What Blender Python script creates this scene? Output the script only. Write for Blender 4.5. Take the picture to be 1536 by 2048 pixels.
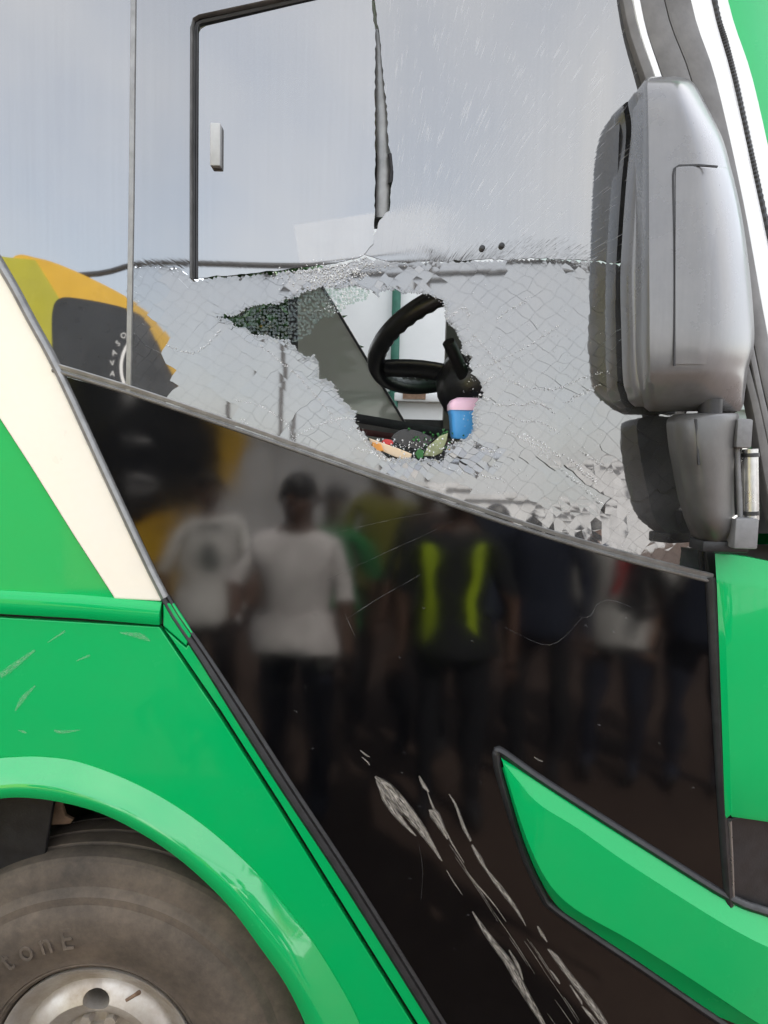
import bpy, bmesh, math, random
from mathutils import Vector, Matrix, noise
random.seed(7)
sc = bpy.context.scene
R = math.radians
for o in list(bpy.data.objects): bpy.data.objects.remove(o)
# ------------------------------------------------------------------ camera
F = 1536.0
CAM = Vector((0.0, -1.75, 1.90))
CROT = Matrix.Rotation(R(90 - 5.0), 3, 'X') @ Matrix.Rotation(R(1.5), 3, 'Z')
cd = bpy.data.cameras.new('camera'); cam = bpy.data.objects.new('camera', cd)
sc.collection.objects.link(cam)
cam.location = CAM; cam.rotation_euler = CROT.to_euler()
cd.sensor_fit = 'HORIZONTAL'; cd.sensor_width = 36; cd.lens = 36.0 * F / 1536
cd.clip_start = 0.02; cd.clip_end = 3000
sc.camera = cam
# ------------------------------------------------------------------ world and sun
SUN_EL, SUN_AZ = 52.0, 64.0            # azimuth from +x towards +y: the sun stands ahead of and behind the bus
sun_to = Vector((math.cos(R(SUN_EL)) * math.cos(R(SUN_AZ)), math.cos(R(SUN_EL)) * math.sin(R(SUN_AZ)), math.sin(R(SUN_EL))))
w = bpy.data.worlds.new('World'); sc.world = w; w.use_nodes = True
nt = w.node_tree; nt.nodes.clear()
no = nt.nodes.new('ShaderNodeOutputWorld'); bg = nt.nodes.new('ShaderNodeBackground')
sky = nt.nodes.new('ShaderNodeTexSky'); sky.sky_type = 'NISHITA'; sky.sun_disc = False
sky.sun_elevation = R(SUN_EL); sky.sun_rotation = R(90 - SUN_AZ)
sky.air_density = 1.0; sky.dust_density = 2.5; sky.ozone_density = 1.0; sky.altitude = 100
bw = nt.nodes.new('ShaderNodeRGBToBW'); cl = nt.nodes.new('ShaderNodeTexNoise'); tcw = nt.nodes.new('ShaderNodeTexCoord')
cl.inputs['Scale'].default_value = 2.2; cl.inputs['Detail'].default_value = 6
rmp = nt.nodes.new('ShaderNodeMapRange'); rmp.inputs[1].default_value = .3; rmp.inputs[2].default_value = .7
rmp.inputs[3].default_value = .5; rmp.inputs[4].default_value = .97
tint = nt.nodes.new('ShaderNodeMix'); tint.data_type = 'RGBA'; tint.blend_type = 'MULTIPLY'; tint.inputs[0].default_value = 1
tint.inputs[7].default_value = (.985, .985, .99, 1)
mx = nt.nodes.new('ShaderNodeMix'); mx.data_type = 'RGBA'
L = nt.links.new
L(tcw.outputs['Generated'], cl.inputs['Vector']); L(cl.outputs['Fac'], rmp.inputs[0]); L(sky.outputs[0], bw.inputs[0])
tint.inputs[6].default_value = (5.0, 5.0, 5.0, 1); L(rmp.outputs[0], mx.inputs[0]); L(sky.outputs[0], mx.inputs[6]); L(tint.outputs[2], mx.inputs[7])
L(mx.outputs[2], bg.inputs[0]); bg.inputs[1].default_value = 0.15; L(bg.outputs[0], no.inputs[0])
sd = bpy.data.lights.new('sun', 'SUN'); sd.energy = 5.0; sd.angle = R(0.5); sd.color = (1, .95, .87)
so = bpy.data.objects.new('sun', sd); sc.collection.objects.link(so)
so.rotation_euler = (-sun_to).to_track_quat('-Z', 'Y').to_euler(); so.location = (3, 3, 8)
vs = sc.view_settings; vs.view_transform = 'Standard'; vs.look = 'None'; vs.gamma = 1; vs.use_curve_mapping = False
vs.exposure = 1.65
sc.render.engine = 'CYCLES'
cy = sc.cycles; cy.use_denoising = True; cy.max_bounces = 8; cy.transparent_max_bounces = 16; cy.glossy_bounces = 5
cy.sample_clamp_indirect = 6; cy.caustics_reflective = False; cy.caustics_refractive = False
try: cy.denoiser = 'OPENIMAGEDENOISE'
except Exception: pass

# ------------------------------------------------------------------ helpers
COL = sc.collection
def ray(px, py):
    d = CROT @ Vector(((px - 768) / F, -(py - 1024) / F, -1)); return d
def P(px, py, Y=0.0):
    """the point of the plane y = Y that the photograph shows at (px, py)"""
    d = ray(px, py); return CAM + d * ((Y - CAM.y) / d.y)
def V(px, py, d):
    """a thing seen mirrored in the bus side: where it really stands, d metres in front of the side"""
    p = P(px, py, d); return Vector((p.x, -d, p.z))
def tag(o, label, cat, group=None, kind=None):
    if label: o['label'] = label
    if cat: o['category'] = cat
    if group: o['group'] = group
    if kind: o['kind'] = kind
    return o
OFF = {}
def empty(name, loc):
    o = bpy.data.objects.new(name, None); COL.objects.link(o); o.location = loc; o.empty_display_size = .1
    OFF[o] = Vector(loc); return o
def link(name, me, mats, parent=None, smooth=False):
    o = bpy.data.objects.new(name, me); COL.objects.link(o)
    for m in (mats if isinstance(mats, (list, tuple)) else [mats]): me.materials.append(m)
    if parent is not None:
        o.parent = parent; o.matrix_parent_inverse = Matrix.Translation(-OFF.get(parent, Vector((0, 0, 0))))
    if smooth:
        for p in me.polygons: p.use_smooth = True
    return o
def from_bm(name, bm, mats, parent=None, smooth=False, angle=None):
    bmesh.ops.recalc_face_normals(bm, faces=bm.faces)
    me = bpy.data.meshes.new(name); bm.to_mesh(me); bm.free()
    o = link(name, me, mats, parent, smooth or angle is not None)
    if angle is not None: me.set_sharp_from_angle(angle=R(angle))
    return o
def spline(pts, n=6, closed=False):
    """Catmull-Rom through points (tuples of any length)"""
    out = []; N = len(pts)
    for i in range(N if closed else N - 1):
        g = (lambda k: pts[k % N]) if closed else (lambda k: pts[min(max(k, 0), N - 1)])
        p0, p1, p2, p3 = g(i - 1), g(i), g(i + 1), g(i + 2)
        for s in range(n):
            t = s / n
            out.append(tuple(.5 * (2 * b + (c - a) * t + (2 * a - 5 * b + 4 * c - d) * t * t + (3 * b - a - 3 * c + d) * t ** 3)
                             for a, b, c, d in zip(p0, p1, p2, p3)))
    if not closed: out.append(tuple(pts[-1]))
    return out
def plate(name, pts, Y, thick, mat, parent=None, bevel=0.0, seg=2, yf=None):
    """outline (photo pixels) on plane Y, front face at Y, extruded thick into +y; yf bends it"""
    bm = bmesh.new(); vs_ = [bm.verts.new(P(a, b, Y)) for a, b in pts]
    f = bm.faces.new(vs_)
    if f.normal.y > 0: f.normal_flip()
    f.normal_update()
    if f.normal.y > 0: bmesh.ops.reverse_faces(bm, faces=[f])
    front_edges = list(f.edges)
    r = bmesh.ops.extrude_face_region(bm, geom=[f])
    nv = [g for g in r['geom'] if isinstance(g, bmesh.types.BMVert)]
    # the extruded copy goes to the front plane, originals become the back
    back = [v for v in bm.verts if v not in nv]
    bmesh.ops.translate(bm, verts=back, vec=(0, thick, 0))
    if bevel > 0:
        ed = [e for e in bm.edges if e.verts[0] in nv and e.verts[1] in nv and len(e.link_faces) == 2]
        bmesh.ops.bevel(bm, geom=ed, offset=bevel, segments=seg, profile=.5, affect='EDGES', clamp_overlap=True)
    if yf:
        for v in bm.verts: v.co.y += yf(v.co)
    return from_bm(name, bm, mat, parent, angle=14 if bevel else None)
def grid_mesh(rows, closed_u=False, cap=False):
    bm = bmesh.new(); g = [[bm.verts.new(p) for p in r] for r in rows]
    for a, b in zip(g[:-1], g[1:]):
        n = len(a)
        for i in range(n if closed_u else n - 1):
            j = (i + 1) % n
            try: bm.faces.new((a[i], a[j], b[j], b[i]))
            except ValueError: pass
    if cap:
        for r in (g[0], g[-1]):
            try: bm.faces.new(r)
            except ValueError: pass
    return bm
def sweep(name, pts, width, prof, mat, parent=None, Y=0.0, smooth=True, widths=None, yf=None, angle=40):
    """moulding along a pixel polyline; prof = [(across -1..1, proud metres)]"""
    rows = []; n = len(pts)
    for i, (a, b) in enumerate(pts):
        a0, b0 = pts[max(i - 1, 0)]; a1, b1 = pts[min(i + 1, n - 1)]
        tx, ty = a1 - a0, b1 - b0; l = math.hypot(tx, ty) or 1; nx, ny = -ty / l, tx / l
        wd = (widths[i] if widths else width) / 2
        c = P(a, b, Y); e = P(a + nx * wd, b + ny * wd, Y)
        row = []
        for u, h in prof:
            q = c + (e - c) * u; q.y -= h
            if yf: q.y += yf(q)
            row.append(q)
        rows.append(row)
    return from_bm(name, grid_mesh(rows, closed_u=True, cap=True), mat, parent, angle=angle)
HALF = [(-1, -.004), (-1, .003), (-.6, .009), (0, .012), (.6, .009), (1, .003), (1, -.004)]
FLAT = [(-1, -.004), (-1, .004), (-.8, .006), (.8, .006), (1, .004), (1, -.004)]
def box(bm, a, b):
    vs_ = [bm.verts.new((x, y, z)) for x in (a[0], b[0]) for y in (a[1], b[1]) for z in (a[2], b[2])]
    for q in ((0, 1, 3, 2), (4, 6, 7, 5), (0, 4, 5, 1), (2, 3, 7, 6), (0, 2, 6, 4), (1, 5, 7, 3)):
        bm.faces.new([vs_[i] for i in q])
    return vs_
def boxo(name, a, b, mat, parent=None, bevel=0.0):
    bm = bmesh.new(); box(bm, a, b)
    if bevel: bmesh.ops.bevel(bm, geom=list(bm.edges), offset=bevel, segments=2, profile=.5, affect='EDGES')
    return from_bm(name, bm, mat, parent, angle=35 if bevel else None)
def tube(bm, pts, rads, n=10, cap=True, up=None):
    pts = [Vector(p) for p in pts]
    if not isinstance(rads, (list, tuple)): rads = [rads] * len(pts)
    prev = None; rings = []
    for i, p in enumerate(pts):
        t = (pts[min(i + 1, len(pts) - 1)] - pts[max(i - 1, 0)]).normalized()
        if prev is None:
            a = Vector((0, 0, 1)) if abs(t.z) < .9 else Vector((1, 0, 0))
            prev = t.cross(a).normalized()
        prev = (prev - t * prev.dot(t)).normalized(); q = t.cross(prev)
        rings.append([bm.verts.new(p + (prev * math.cos(2 * math.pi * k / n) + q * math.sin(2 * math.pi * k / n)) * rads[i]) for k in range(n)])
    for a, b in zip(rings[:-1], rings[1:]):
        for k in range(n): bm.faces.new((a[k], a[(k + 1) % n], b[(k + 1) % n], b[k]))
    if cap:
        bm.faces.new(rings[0][::-1]); bm.faces.new(rings[-1])
def tubeo(name, pts, rads, mat, parent=None, n=10):
    bm = bmesh.new(); tube(bm, pts, rads, n); return from_bm(name, bm, mat, parent, angle=50)
def revolve_y(prof, c, n=72, y_sign=1):
    """profile [(radius, y)] turned about the y axis through c"""
    rows = []
    for k in range(n):
        a = 2 * math.pi * k / n
        rows.append([Vector((c.x + r * math.cos(a), c.y + y, c.z + r * math.sin(a))) for r, y in prof])
    rows.append(rows[0])
    bm = grid_mesh(rows); bmesh.ops.remove_doubles(bm, verts=bm.verts, dist=1e-5); return bm
def in_poly(x, y, poly):
    c = False; n = len(poly); j = n - 1
    for i in range(n):
        xi, yi = poly[i]; xj, yj = poly[j]
        if (yi > y) != (yj > y) and x < (xj - xi) * (y - yi) / (yj - yi) + xi: c = not c
        j = i
    return c
def seg_dist(x, y, poly):
    best = 1e9; n = len(poly)
    for i in range(n):
        ax, ay = poly[i]; bx, by = poly[(i + 1) % n]; dx, dy = bx - ax, by - ay
        t = max(0, min(1, ((x - ax) * dx + (y - ay) * dy) / (dx * dx + dy * dy + 1e-9)))
        best = min(best, math.hypot(x - ax - dx * t, y - ay - dy * t))
    return best

# ------------------------------------------------------------------ materials
MAT = {}
class NB:
    def __init__(s, name):
        s.m = bpy.data.materials.new(name); s.m.use_nodes = True; s.t = s.m.node_tree; s.t.nodes.clear()
        s.out = s.n('ShaderNodeOutputMaterial')
    def n(s, k, **kw):
        x = s.t.nodes.new(k)
        for a, b in kw.items(): setattr(x, a, b)
        return x
    def l(s, a, b): s.t.links.new(a, b)
    def coord(s, scale=(1, 1, 1), rot=(0, 0, 0), loc=(0, 0, 0)):
        tc = s.n('ShaderNodeTexCoord'); mp = s.n('ShaderNodeMapping'); s.l(tc.outputs['Object'], mp.inputs[0])
        mp.inputs['Scale'].default_value = scale; mp.inputs['Rotation'].default_value = rot; mp.inputs['Location'].default_value = loc
        return mp.outputs[0]
    def noise(s, vec, scale, detail=4, rough=.55):
        x = s.n('ShaderNodeTexNoise'); s.l(vec, x.inputs['Vector'])
        x.inputs['Scale'].default_value = scale; x.inputs['Detail'].default_value = detail; x.inputs['Roughness'].default_value = rough
        return x.outputs['Fac']
    def rng(s, v, a, b, c, d):
        x = s.n('ShaderNodeMapRange'); s.l(v, x.inputs[0])
        for i, k in enumerate((a, b, c, d)): x.inputs[i + 1].default_value = k
        return x.outputs[0]
    def mixc(s, f, a, b):
        x = s.n('ShaderNodeMix', data_type='RGBA')
        if isinstance(f, float): x.inputs[0].default_value = f
        else: s.l(f, x.inputs[0])
        for i, k in ((6, a), (7, b)):
            if isinstance(k, tuple): x.inputs[i].default_value = (*k, 1)
            else: s.l(k, x.inputs[i])
        return x.outputs[2]
    def bump(s, h, strength, dist=.01):
        x = s.n('ShaderNodeBump'); x.inputs['Strength'].default_value = strength; x.inputs['Distance'].default_value = dist
        s.l(h, x.inputs['Height']); return x.outputs[0]
    def math(s, op, a, b=None):
        x = s.n('ShaderNodeMath', operation=op)
        for i, k in enumerate((a, b)):
            if k is None: continue
            if isinstance(k, (int, float)): x.inputs[i].default_value = k
            else: s.l(k, x.inputs[i])
        return x.outputs[0]
    def pbr(s, color, rough, **kw):
        x = s.n('ShaderNodeBsdfPrincipled')
        for k, v in (('Base Color', color), ('Roughness', rough)):
            if isinstance(v, tuple): x.inputs[k].default_value = (*v, 1)
            elif isinstance(v, (int, float)): x.inputs[k].default_value = v
            else: s.l(v, x.inputs[k])
        for k, v in kw.items():
            k = k.replace('_', ' ')
            if k == 'Normal' or not isinstance(v, (int, float, tuple)): s.l(v, x.inputs[k])
            else: x.inputs[k].default_value = v
        return x
    def done(s, sh): s.l(sh.outputs[0] if hasattr(sh, 'outputs') else sh, s.out.inputs[0]); MAT[s.m.name] = s.m; return s.m
def paint(name, col, rough=.22, dirt=(.35, .28, .2), amt=.12, coat=.6, wave=.02, spec=.5, cior=1.5):
    b = NB(name); c = b.coord()
    d = b.rng(b.noise(c, 3.2, 8, .65), .48, .75, 0, amt); g = b.noise(c, 60, 3)
    colr = b.mixc(d, col, dirt); fine = b.mixc(b.rng(g, .4, .7, 0, .05), colr, (min(col[0] * 1.3 + .004, 1), min(col[1] * 1.2, 1), min(col[2] * 1.3, 1)))
    rr = b.rng(b.noise(c, 9, 5), .3, .7, rough * .7, rough * 1.5)
    nrm = b.bump(b.noise(c, 2.5, 2), wave, .05)
    return b.done(b.pbr(fine, rr, Coat_Weight=coat, Coat_Roughness=.05, Coat_IOR=cior, Normal=nrm, Specular_IOR_Level=spec))
def plain(name, col, rough=.5, metal=0.0, var=.25, scale=14, bump=.0, spec=.5):
    b = NB(name); c = b.coord(); f = b.noise(c, scale, 6, .6)
    colr = b.mixc(b.rng(f, .3, .7, 0, 1), tuple(k * (1 - var) for k in col), tuple(min(k * (1 + var * .6), 1) for k in col))
    kw = dict(Metallic=metal, Specular_IOR_Level=spec)
    if bump: kw['Normal'] = b.bump(b.noise(c, scale * 6, 4), bump, .003)
    return b.done(b.pbr(colr, b.rng(b.noise(c, scale * .7, 4), .3, .7, rough * .8, min(rough * 1.25, 1)), **kw))
GREEN = (.0005, .43, .115)
paint('green_paint', GREEN, .2, (.2, .3, .15), .05, .5, spec=.1, cior=1.55); paint('gelcoat_green', GREEN, .2, (.2, .3, .15), .05, 1.0, spec=.15, cior=1.8); paint('cream_paint', (.88, .83, .73), .35, (.5, .4, .25), .1, .3)
paint('white_paint', (.82, .83, .82), .3, (.5, .48, .45), .08, .4)
plain('rubber', (.018, .018, .02), .42, var=.4, scale=30, bump=.15)
plain('black_plastic', (.022, .023, .026), .33, var=.3, scale=25, bump=.2)
plain('arm_plastic', (.085, .083, .08), .36, var=.3, scale=9, bump=.15, spec=.8); plain('grey_plastic', (.20, .20, .205), .5, var=.2, scale=40, bump=.1)
plain('dark_interior', (.03, .03, .032), .7)
plain('grey_interior', (.22, .21, .2), .7)
plain('alloy', (.55, .55, .54), .28, .9, .2, 30)
plain('pale_alloy', (.27, .27, .265), .36, .55, .25, 30)
plain('white_plastic', (.44, .45, .45), .45, 0, .12, 30)
plain('grey_rubber', (.14, .135, .13), .5, var=.25, scale=20, bump=.1)
plain('blue_plastic', (.10, .42, .90), .3, var=.05); plain('pink_plastic', (.95, .62, .78), .35, var=.05)
plain('orange_plastic', (.85, .35, .06), .4, var=.2); plain('cream_card', (.8, .62, .42), .5, var=.1)
plain('red_plastic', (.55, .03, .03), .4, var=.2); plain('maroon', (.07, .012, .012), .6)
plain('board_white', (.50, .55, .63), .8, var=.05, scale=2); plain('wall_pale', (.58, .59, .61), .85, var=.2, scale=2); plain('wall_white', (.72, .74, .74), .8, var=.06, scale=3); plain('wall_green', (.03, .14, .10), .6, var=.2)
plain('brown_dust', (.42, .32, .24), .9); plain('brown_wood', (.22, .14, .09), .8, var=.3, scale=40)
plain('olive_trim', (.06, .055, .045), .6, var=.2)
plain('leaf_green', (.03, .17, .035), .5, var=.5, scale=30); plain('pale_leaf', (.33, .36, .2), .5, var=.35, scale=60)
plain('cable_black', (.012, .012, .014), .5); plain('pole_wood', (.06, .05, .045), .8, var=.3)
plain('yellow_paint', (.62, .37, .025), .3, var=.08, scale=4); plain('lime_paint', (.40, .38, .03), .3, var=.08, scale=4)
plain('screen_black', (.015, .017, .02), .15); plain('decal_white', (.75, .75, .75), .5, var=.1)
plain('bark', (.09, .06, .04), .9, var=.4, scale=20)
plain('foliage', (.035, .10, .025), .55, var=.5, scale=3)
for nm, c, r in (('skin', (.20, .105, .065), .5), ('skin_dark', (.11, .055, .035), .5), ('mouth_brown', (.10, .035, .03), .5), ('hair', (.012, .01, .009), .5), ('shirt_grey', (.84, .79, .79), .85),
                 ('shirt_white', (.78, .76, .74), .85), ('shirt_green', (.02, .22, .07), .85), ('shirt_olive', (.22, .21, .03), .85),
                 ('shirt_black', (.016, .017, .02), .85), ('shirt_navy', (.018, .024, .045), .85), ('trousers_navy', (.02, .025, .045), .9),
                 ('trousers_black', (.012, .012, .015), .9), ('hi_vis', (.55, .75, .02), .6), ('lanyard_red', (.65, .03, .03), .6),
                 ('collar_green', (.012, .035, .03), .8), ('shoe', (.015, .014, .014), .5), ('blue_cloth', (.12, .16, .4), .8)):
    plain(nm, c, r, var=.22, scale=12)
# glossy black body panel, scuffed
b = NB('black_panel'); c = b.coord()
sw = b.noise(b.coord((60, 1, 4), (0, R(-25), 0)), 3, 5, .7)
b.done(b.pbr(b.mixc(b.rng(b.noise(c, 5, 9, .7), .5, .85, 0, .5), (.0014, .0015, .002), (.008, .0075, .0072)),
             b.rng(b.noise(c, 6, 7, .6), .35, .75, .055, .115), IOR=1.57, Specular_IOR_Level=.5,
             Normal=b.bump(b.noise(c, 3.0, 2), .05, .05)))
# scraped paint ribbons: fibrous, broken up
b = NB('scrape'); uv = b.n('ShaderNodeUVMap'); mp = b.n('ShaderNodeMapping'); b.l(uv.outputs[0], mp.inputs[0]); mp.inputs['Scale'].default_value = (7, 1.1, 1)
n1 = b.noise(mp.outputs[0], 2.2, 9, .75); a = b.rng(n1, .44, .60, 0, .95)
sx = b.n('ShaderNodeSeparateXYZ'); b.l(uv.outputs[0], sx.inputs[0])
edge = b.math('MULTIPLY', b.math('MULTIPLY', sx.outputs[0], b.math('SUBTRACT', 1, sx.outputs[0])), 4.5)
al = b.math('MULTIPLY', a, b.math('MINIMUM', edge, 1))
p = b.pbr(b.mixc(n1, (.40, .36, .31), (.72, .68, .62)), .75); b.l(al, p.inputs['Alpha']); b.done(p)
b = NB('scratch_fine'); uv = b.n('ShaderNodeUVMap'); n1 = b.noise(uv.outputs[0], 1.3, 4, .6)
p = b.pbr((.42, .42, .42), .6); b.l(b.rng(n1, .45, .7, 0, .35), p.inputs['Alpha']); b.done(p)
b = NB('scuff_pale'); uv = b.n('ShaderNodeUVMap'); mp = b.n('ShaderNodeMapping'); b.l(uv.outputs[0], mp.inputs[0]); mp.inputs['Scale'].default_value = (10, 2, 1)
n1 = b.noise(mp.outputs[0], 3, 7, .7); sx = b.n('ShaderNodeSeparateXYZ'); b.l(uv.outputs[0], sx.inputs[0])
edge = b.math('MULTIPLY', b.math('MULTIPLY', sx.outputs[0], b.math('SUBTRACT', 1, sx.outputs[0])), 5)
p = b.pbr((.34, .58, .40), .6); b.l(b.math('MULTIPLY', b.rng(n1, .45, .62, 0, .75), b.math('MINIMUM', edge, 1)), p.inputs['Alpha']); b.done(p)
# mirror-film window glass. Streaks of fine cracks run out from the point of impact.
IMP = P(735, 545, 0)
def film(name, streak, rough=.02, refl=.43, dust=.07):
    b = NB(name); c = b.coord()
    tc = b.n('ShaderNodeTexCoord'); sp = b.n('ShaderNodeSeparateXYZ'); b.l(tc.outputs['Object'], sp.inputs[0])
    dx = b.math('SUBTRACT', sp.outputs[0], IMP.x); dz = b.math('SUBTRACT', sp.outputs[2], IMP.z - .25)
    ang = b.math('ARCTAN2', dx, dz); rad = b.math('SQRT', b.math('ADD', b.math('MULTIPLY', dx, dx), b.math('MULTIPLY', dz, dz)))
    cb = b.n('ShaderNodeCombineXYZ'); b.l(b.math('MULTIPLY', ang, 150), cb.inputs[0]); b.l(b.math('MULTIPLY', rad, 15), cb.inputs[1])
    st = b.noise(cb.outputs[0], 1.0, 2, .5)
    h = b.rng(st, .2, .8, 0, 1)
    fade = b.math('MULTIPLY', b.math('MULTIPLY', b.rng(rad, .5, 1.3, 1, .15), b.rng(rad, .27, .5, 0, 1)), b.rng(dx, -.12, .06, .12, 1))
    lines = b.math('MULTIPLY', b.math('MULTIPLY', b.rng(st, .60, .70, 0, 1), fade), streak)
    brush = b.noise(b.coord((55, 1, .8)), 2.2, 5, .6); big = b.noise(c, 1.7, 4)
    hh = b.math('ADD', b.math('MULTIPLY', b.math('MULTIPLY', h, fade), streak), b.math('MULTIPLY', big, .5))
    nrm = b.bump(hh, .035 if streak else .012, .002)
    g = b.n('ShaderNodeBsdfGlossy'); g.inputs['Roughness'].default_value = rough; b.l(nrm, g.inputs['Normal'])
    b.l(b.mixc(b.rng(brush, .3, .7, 0, 1), tuple(refl * k for k in (.985, .98, .97)), tuple(refl * k for k in (1.035, 1.03, 1.02))), g.inputs[0])
    t = b.n('ShaderNodeBsdfTransparent'); t.inputs[0].default_value = (.30, .31, .32, 1)
    m1 = b.n('ShaderNodeMixShader'); m1.inputs[0].default_value = .90; b.l(t.outputs[0], m1.inputs[1]); b.l(g.outputs[0], m1.inputs[2])
    df = b.n('ShaderNodeBsdfDiffuse'); df.inputs[0].default_value = (.62, .62, .64, 1)
    m2 = b.n('ShaderNodeMixShader'); b.l(m1.outputs[0], m2.inputs[1]); b.l(df.outputs[0], m2.inputs[2])
    dd = b.rng(b.noise(c, 4, 8, .65), .35, .8, dust * .3, dust * 1.6)
    b.l(b.math('MINIMUM', b.math('ADD', dd, b.math('MULTIPLY', lines, .36)), 1), m2.inputs[0])
    return b.done(m2)
film('window_film', 0.0, .02, .30, .04); film('window_film_cracked', 1.0, .02, .28, .05); film('vent_film', .45, .02, .305, .07); film('fragment_film', 0.0, .03, .235, .10)
b = NB('glass_edge'); c = b.coord()
b.done(b.pbr(b.mixc(b.noise(c, 50, 3), (.45, .5, .5), (.8, .83, .83)), .18, Specular_IOR_Level=.8, Transmission_Weight=.25))
b = NB('crack_edge'); b.done(b.pbr((.05, .055, .06), .5))
b = NB('crushed_glass'); c = b.coord()
b.done(b.pbr(b.mixc(b.rng(b.noise(c, 120, 3), .35, .65, 0, 1), (.62, .63, .64), (.93, .93, .93)), .12, Specular_IOR_Level=1.0))
b = NB('clear_granules'); c = b.coord(); g = b.n('ShaderNodeBsdfGlossy'); g.inputs['Roughness'].default_value = .08; g.inputs[0].default_value = (.8, .82, .8, 1)
t = b.n('ShaderNodeBsdfTransparent'); t.inputs[0].default_value = (.78, .84, .80, 1); m1 = b.n('ShaderNodeMixShader'); m1.inputs[0].default_value = .04
b.l(t.outputs[0], m1.inputs[1]); b.l(g.outputs[0], m1.inputs[2]); b.done(m1)
b = NB('tinted_pane'); g = b.n('ShaderNodeBsdfGlossy'); g.inputs['Roughness'].default_value = .05; g.inputs[0].default_value = (.5, .5, .48, 1)
t = b.n('ShaderNodeBsdfTransparent'); t.inputs[0].default_value = (.62, .62, .59, 1); m1 = b.n('ShaderNodeMixShader'); m1.inputs[0].default_value = .2
b.l(t.outputs[0], m1.inputs[1]); b.l(g.outputs[0], m1.inputs[2]); df = b.n('ShaderNodeBsdfDiffuse'); df.inputs[0].default_value = (.55, .54, .51, 1)
m2 = b.n('ShaderNodeMixShader'); m2.inputs[0].default_value = .55; b.l(m1.outputs[0], m2.inputs[1]); b.l(df.outputs[0], m2.inputs[2]); b.done(m2)
b = NB('windscreen_glass'); g = b.n('ShaderNodeBsdfGlossy'); g.inputs['Roughness'].default_value = .01; g.inputs[0].default_value = (.8, .9, .85, 1)
t = b.n('ShaderNodeBsdfTransparent'); t.inputs[0].default_value = (.80, .88, .84, 1); m1 = b.n('ShaderNodeMixShader'); m1.inputs[0].default_value = .12
b.l(t.outputs[0], m1.inputs[1]); b.l(g.outputs[0], m1.inputs[2]); b.done(m1)
# tyre: black rubber under brown dust
b = NB('tyre_rubber'); c = b.coord()
f = b.rng(b.noise(c, 5, 10, .75), .30, .70, .2, .95); f2 = b.rng(b.noise(c, 45, 4), .3, .7, .75, 1)
b.done(b.pbr(b.mixc(b.math('MULTIPLY', f, f2), (.03, .028, .027), (.22, .172, .132)), .78, Normal=b.bump(b.noise(c, 130, 4), .3, .002)))
b = NB('steel_rim'); c = b.coord(); f = b.noise(c, 10, 8, .7)
b.done(b.pbr(b.mixc(b.rng(f, .35, .7, 0, 1), (.62, .59, .55), (.40, .33, .26)), b.rng(f, .3, .7, .3, .6), Metallic=.5, Normal=b.bump(b.noise(c, 90, 3), .1, .001)))
# mirror housing: black plastic bleached by the sun
b = NB('faded_plastic'); c = b.coord(); f = b.noise(c, 5, 8, .65); f3 = b.noise(b.coord((30, 30, 2)), 3, 4)
b.done(b.pbr(b.mixc(b.rng(b.math('ADD', f, b.math('MULTIPLY', f3, .3)), .45, .85, 0, 1), (.105, .105, .11), (.165, .164, .168)), b.rng(f, .3, .7, .22, .36),
             Specular_IOR_Level=.8, Coat_Weight=.6, Coat_Roughness=.16, Normal=b.bump(b.noise(c, 260, 2), .06, .001)))
b = NB('red_soil'); c = b.coord(); f = b.noise(c, .7, 9, .65); g2 = b.noise(c, 22, 6, .7)
b.done(b.pbr(b.mixc(b.rng(b.math('ADD', f, b.math('MULTIPLY', g2, .4)), .5, .95, 0, 1), (.036, .019, .013), (.085, .052, .037)), .95,
             Normal=b.bump(g2, .6, .03)))
M = MAT
# ------------------------------------------------------------------ ground
bm = bmesh.new(); S = 900
n = 40
bmesh.ops.create_grid(bm, x_segments=n, y_segments=n, size=S)
ground = from_bm('ground', bm, M['red_soil']); ground['kind'] = 'structure'

# ------------------------------------------------------------------ the bus
BUS = empty('green_bus', (0, 1.2, 0))
tag(BUS, 'green and black bus with a smashed side window and big wing mirror', 'bus')
fy = lambda co: 0.9 * max(0.0, co.x - .78) ** 2          # the front corner curves away
# --- green side panels
SEAL = [(-150, 290), (0, 528), (62, 640), (122, 752), (225, 975), (330, 1195), (410, 1318), (570, 1568), (700, 1765), (875, 2045), (1020, 2280), (1110, 2420)]
GAP = [(324, 1252), (440, 1425), (560, 1612), (700, 1838), (830, 2046), (970, 2270), (1060, 2420)]
plate('body_panel', [(-900, 770), (-20, 806), (0, 838), (62, 934), (150, 1075), (231, 1200), (-20, 1186), (-900, 1150)], 0.004, .02, M['green_paint'], BUS)
plate('pillar_panel', [(-160, 275), (-8, 520), (54, 632), (112, 748), (216, 975), (326, 1203), (229, 1198), (148, 1073), (60, 932), (-4, 833), (-160, 590)], -.002, .02, M['cream_paint'], BUS, .004)
plate('rear_panel', [(-900, -300), (-400, -300), (-160, 270), (-160, 588), (-20, 804), (-900, 768)], .006, .02, M['cream_paint'], BUS)
belt_prof = [(-1, -.01), (-1, .004), (-.75, .012), (-.3, .017), (.2, .017), (.7, .013), (1, .008), (1, -.012)]
sweep('belt_moulding', [(-900, 1164), (-300, 1188), (0, 1203), (160, 1212), (323, 1226)], 46, belt_prof, M['green_paint'], BUS, .004)
plate('moulding_end', [(326, 1206), (347, 1207), (385, 1265), (372, 1292), (326, 1252)], -.006, .02, M['green_paint'], BUS, .003)
ARCH_O = [(-560, 2420), (-520, 2160), (-430, 1930), (-300, 1720), (-150, 1585), (-40, 1526), (40, 1514), (110, 1516), (167, 1527), (250, 1558), (333, 1601), (417, 1659), (500, 1733), (562, 1803), (625, 1884), (680, 1972), (724, 2060), (790, 2240), (830, 2420)]
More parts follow.
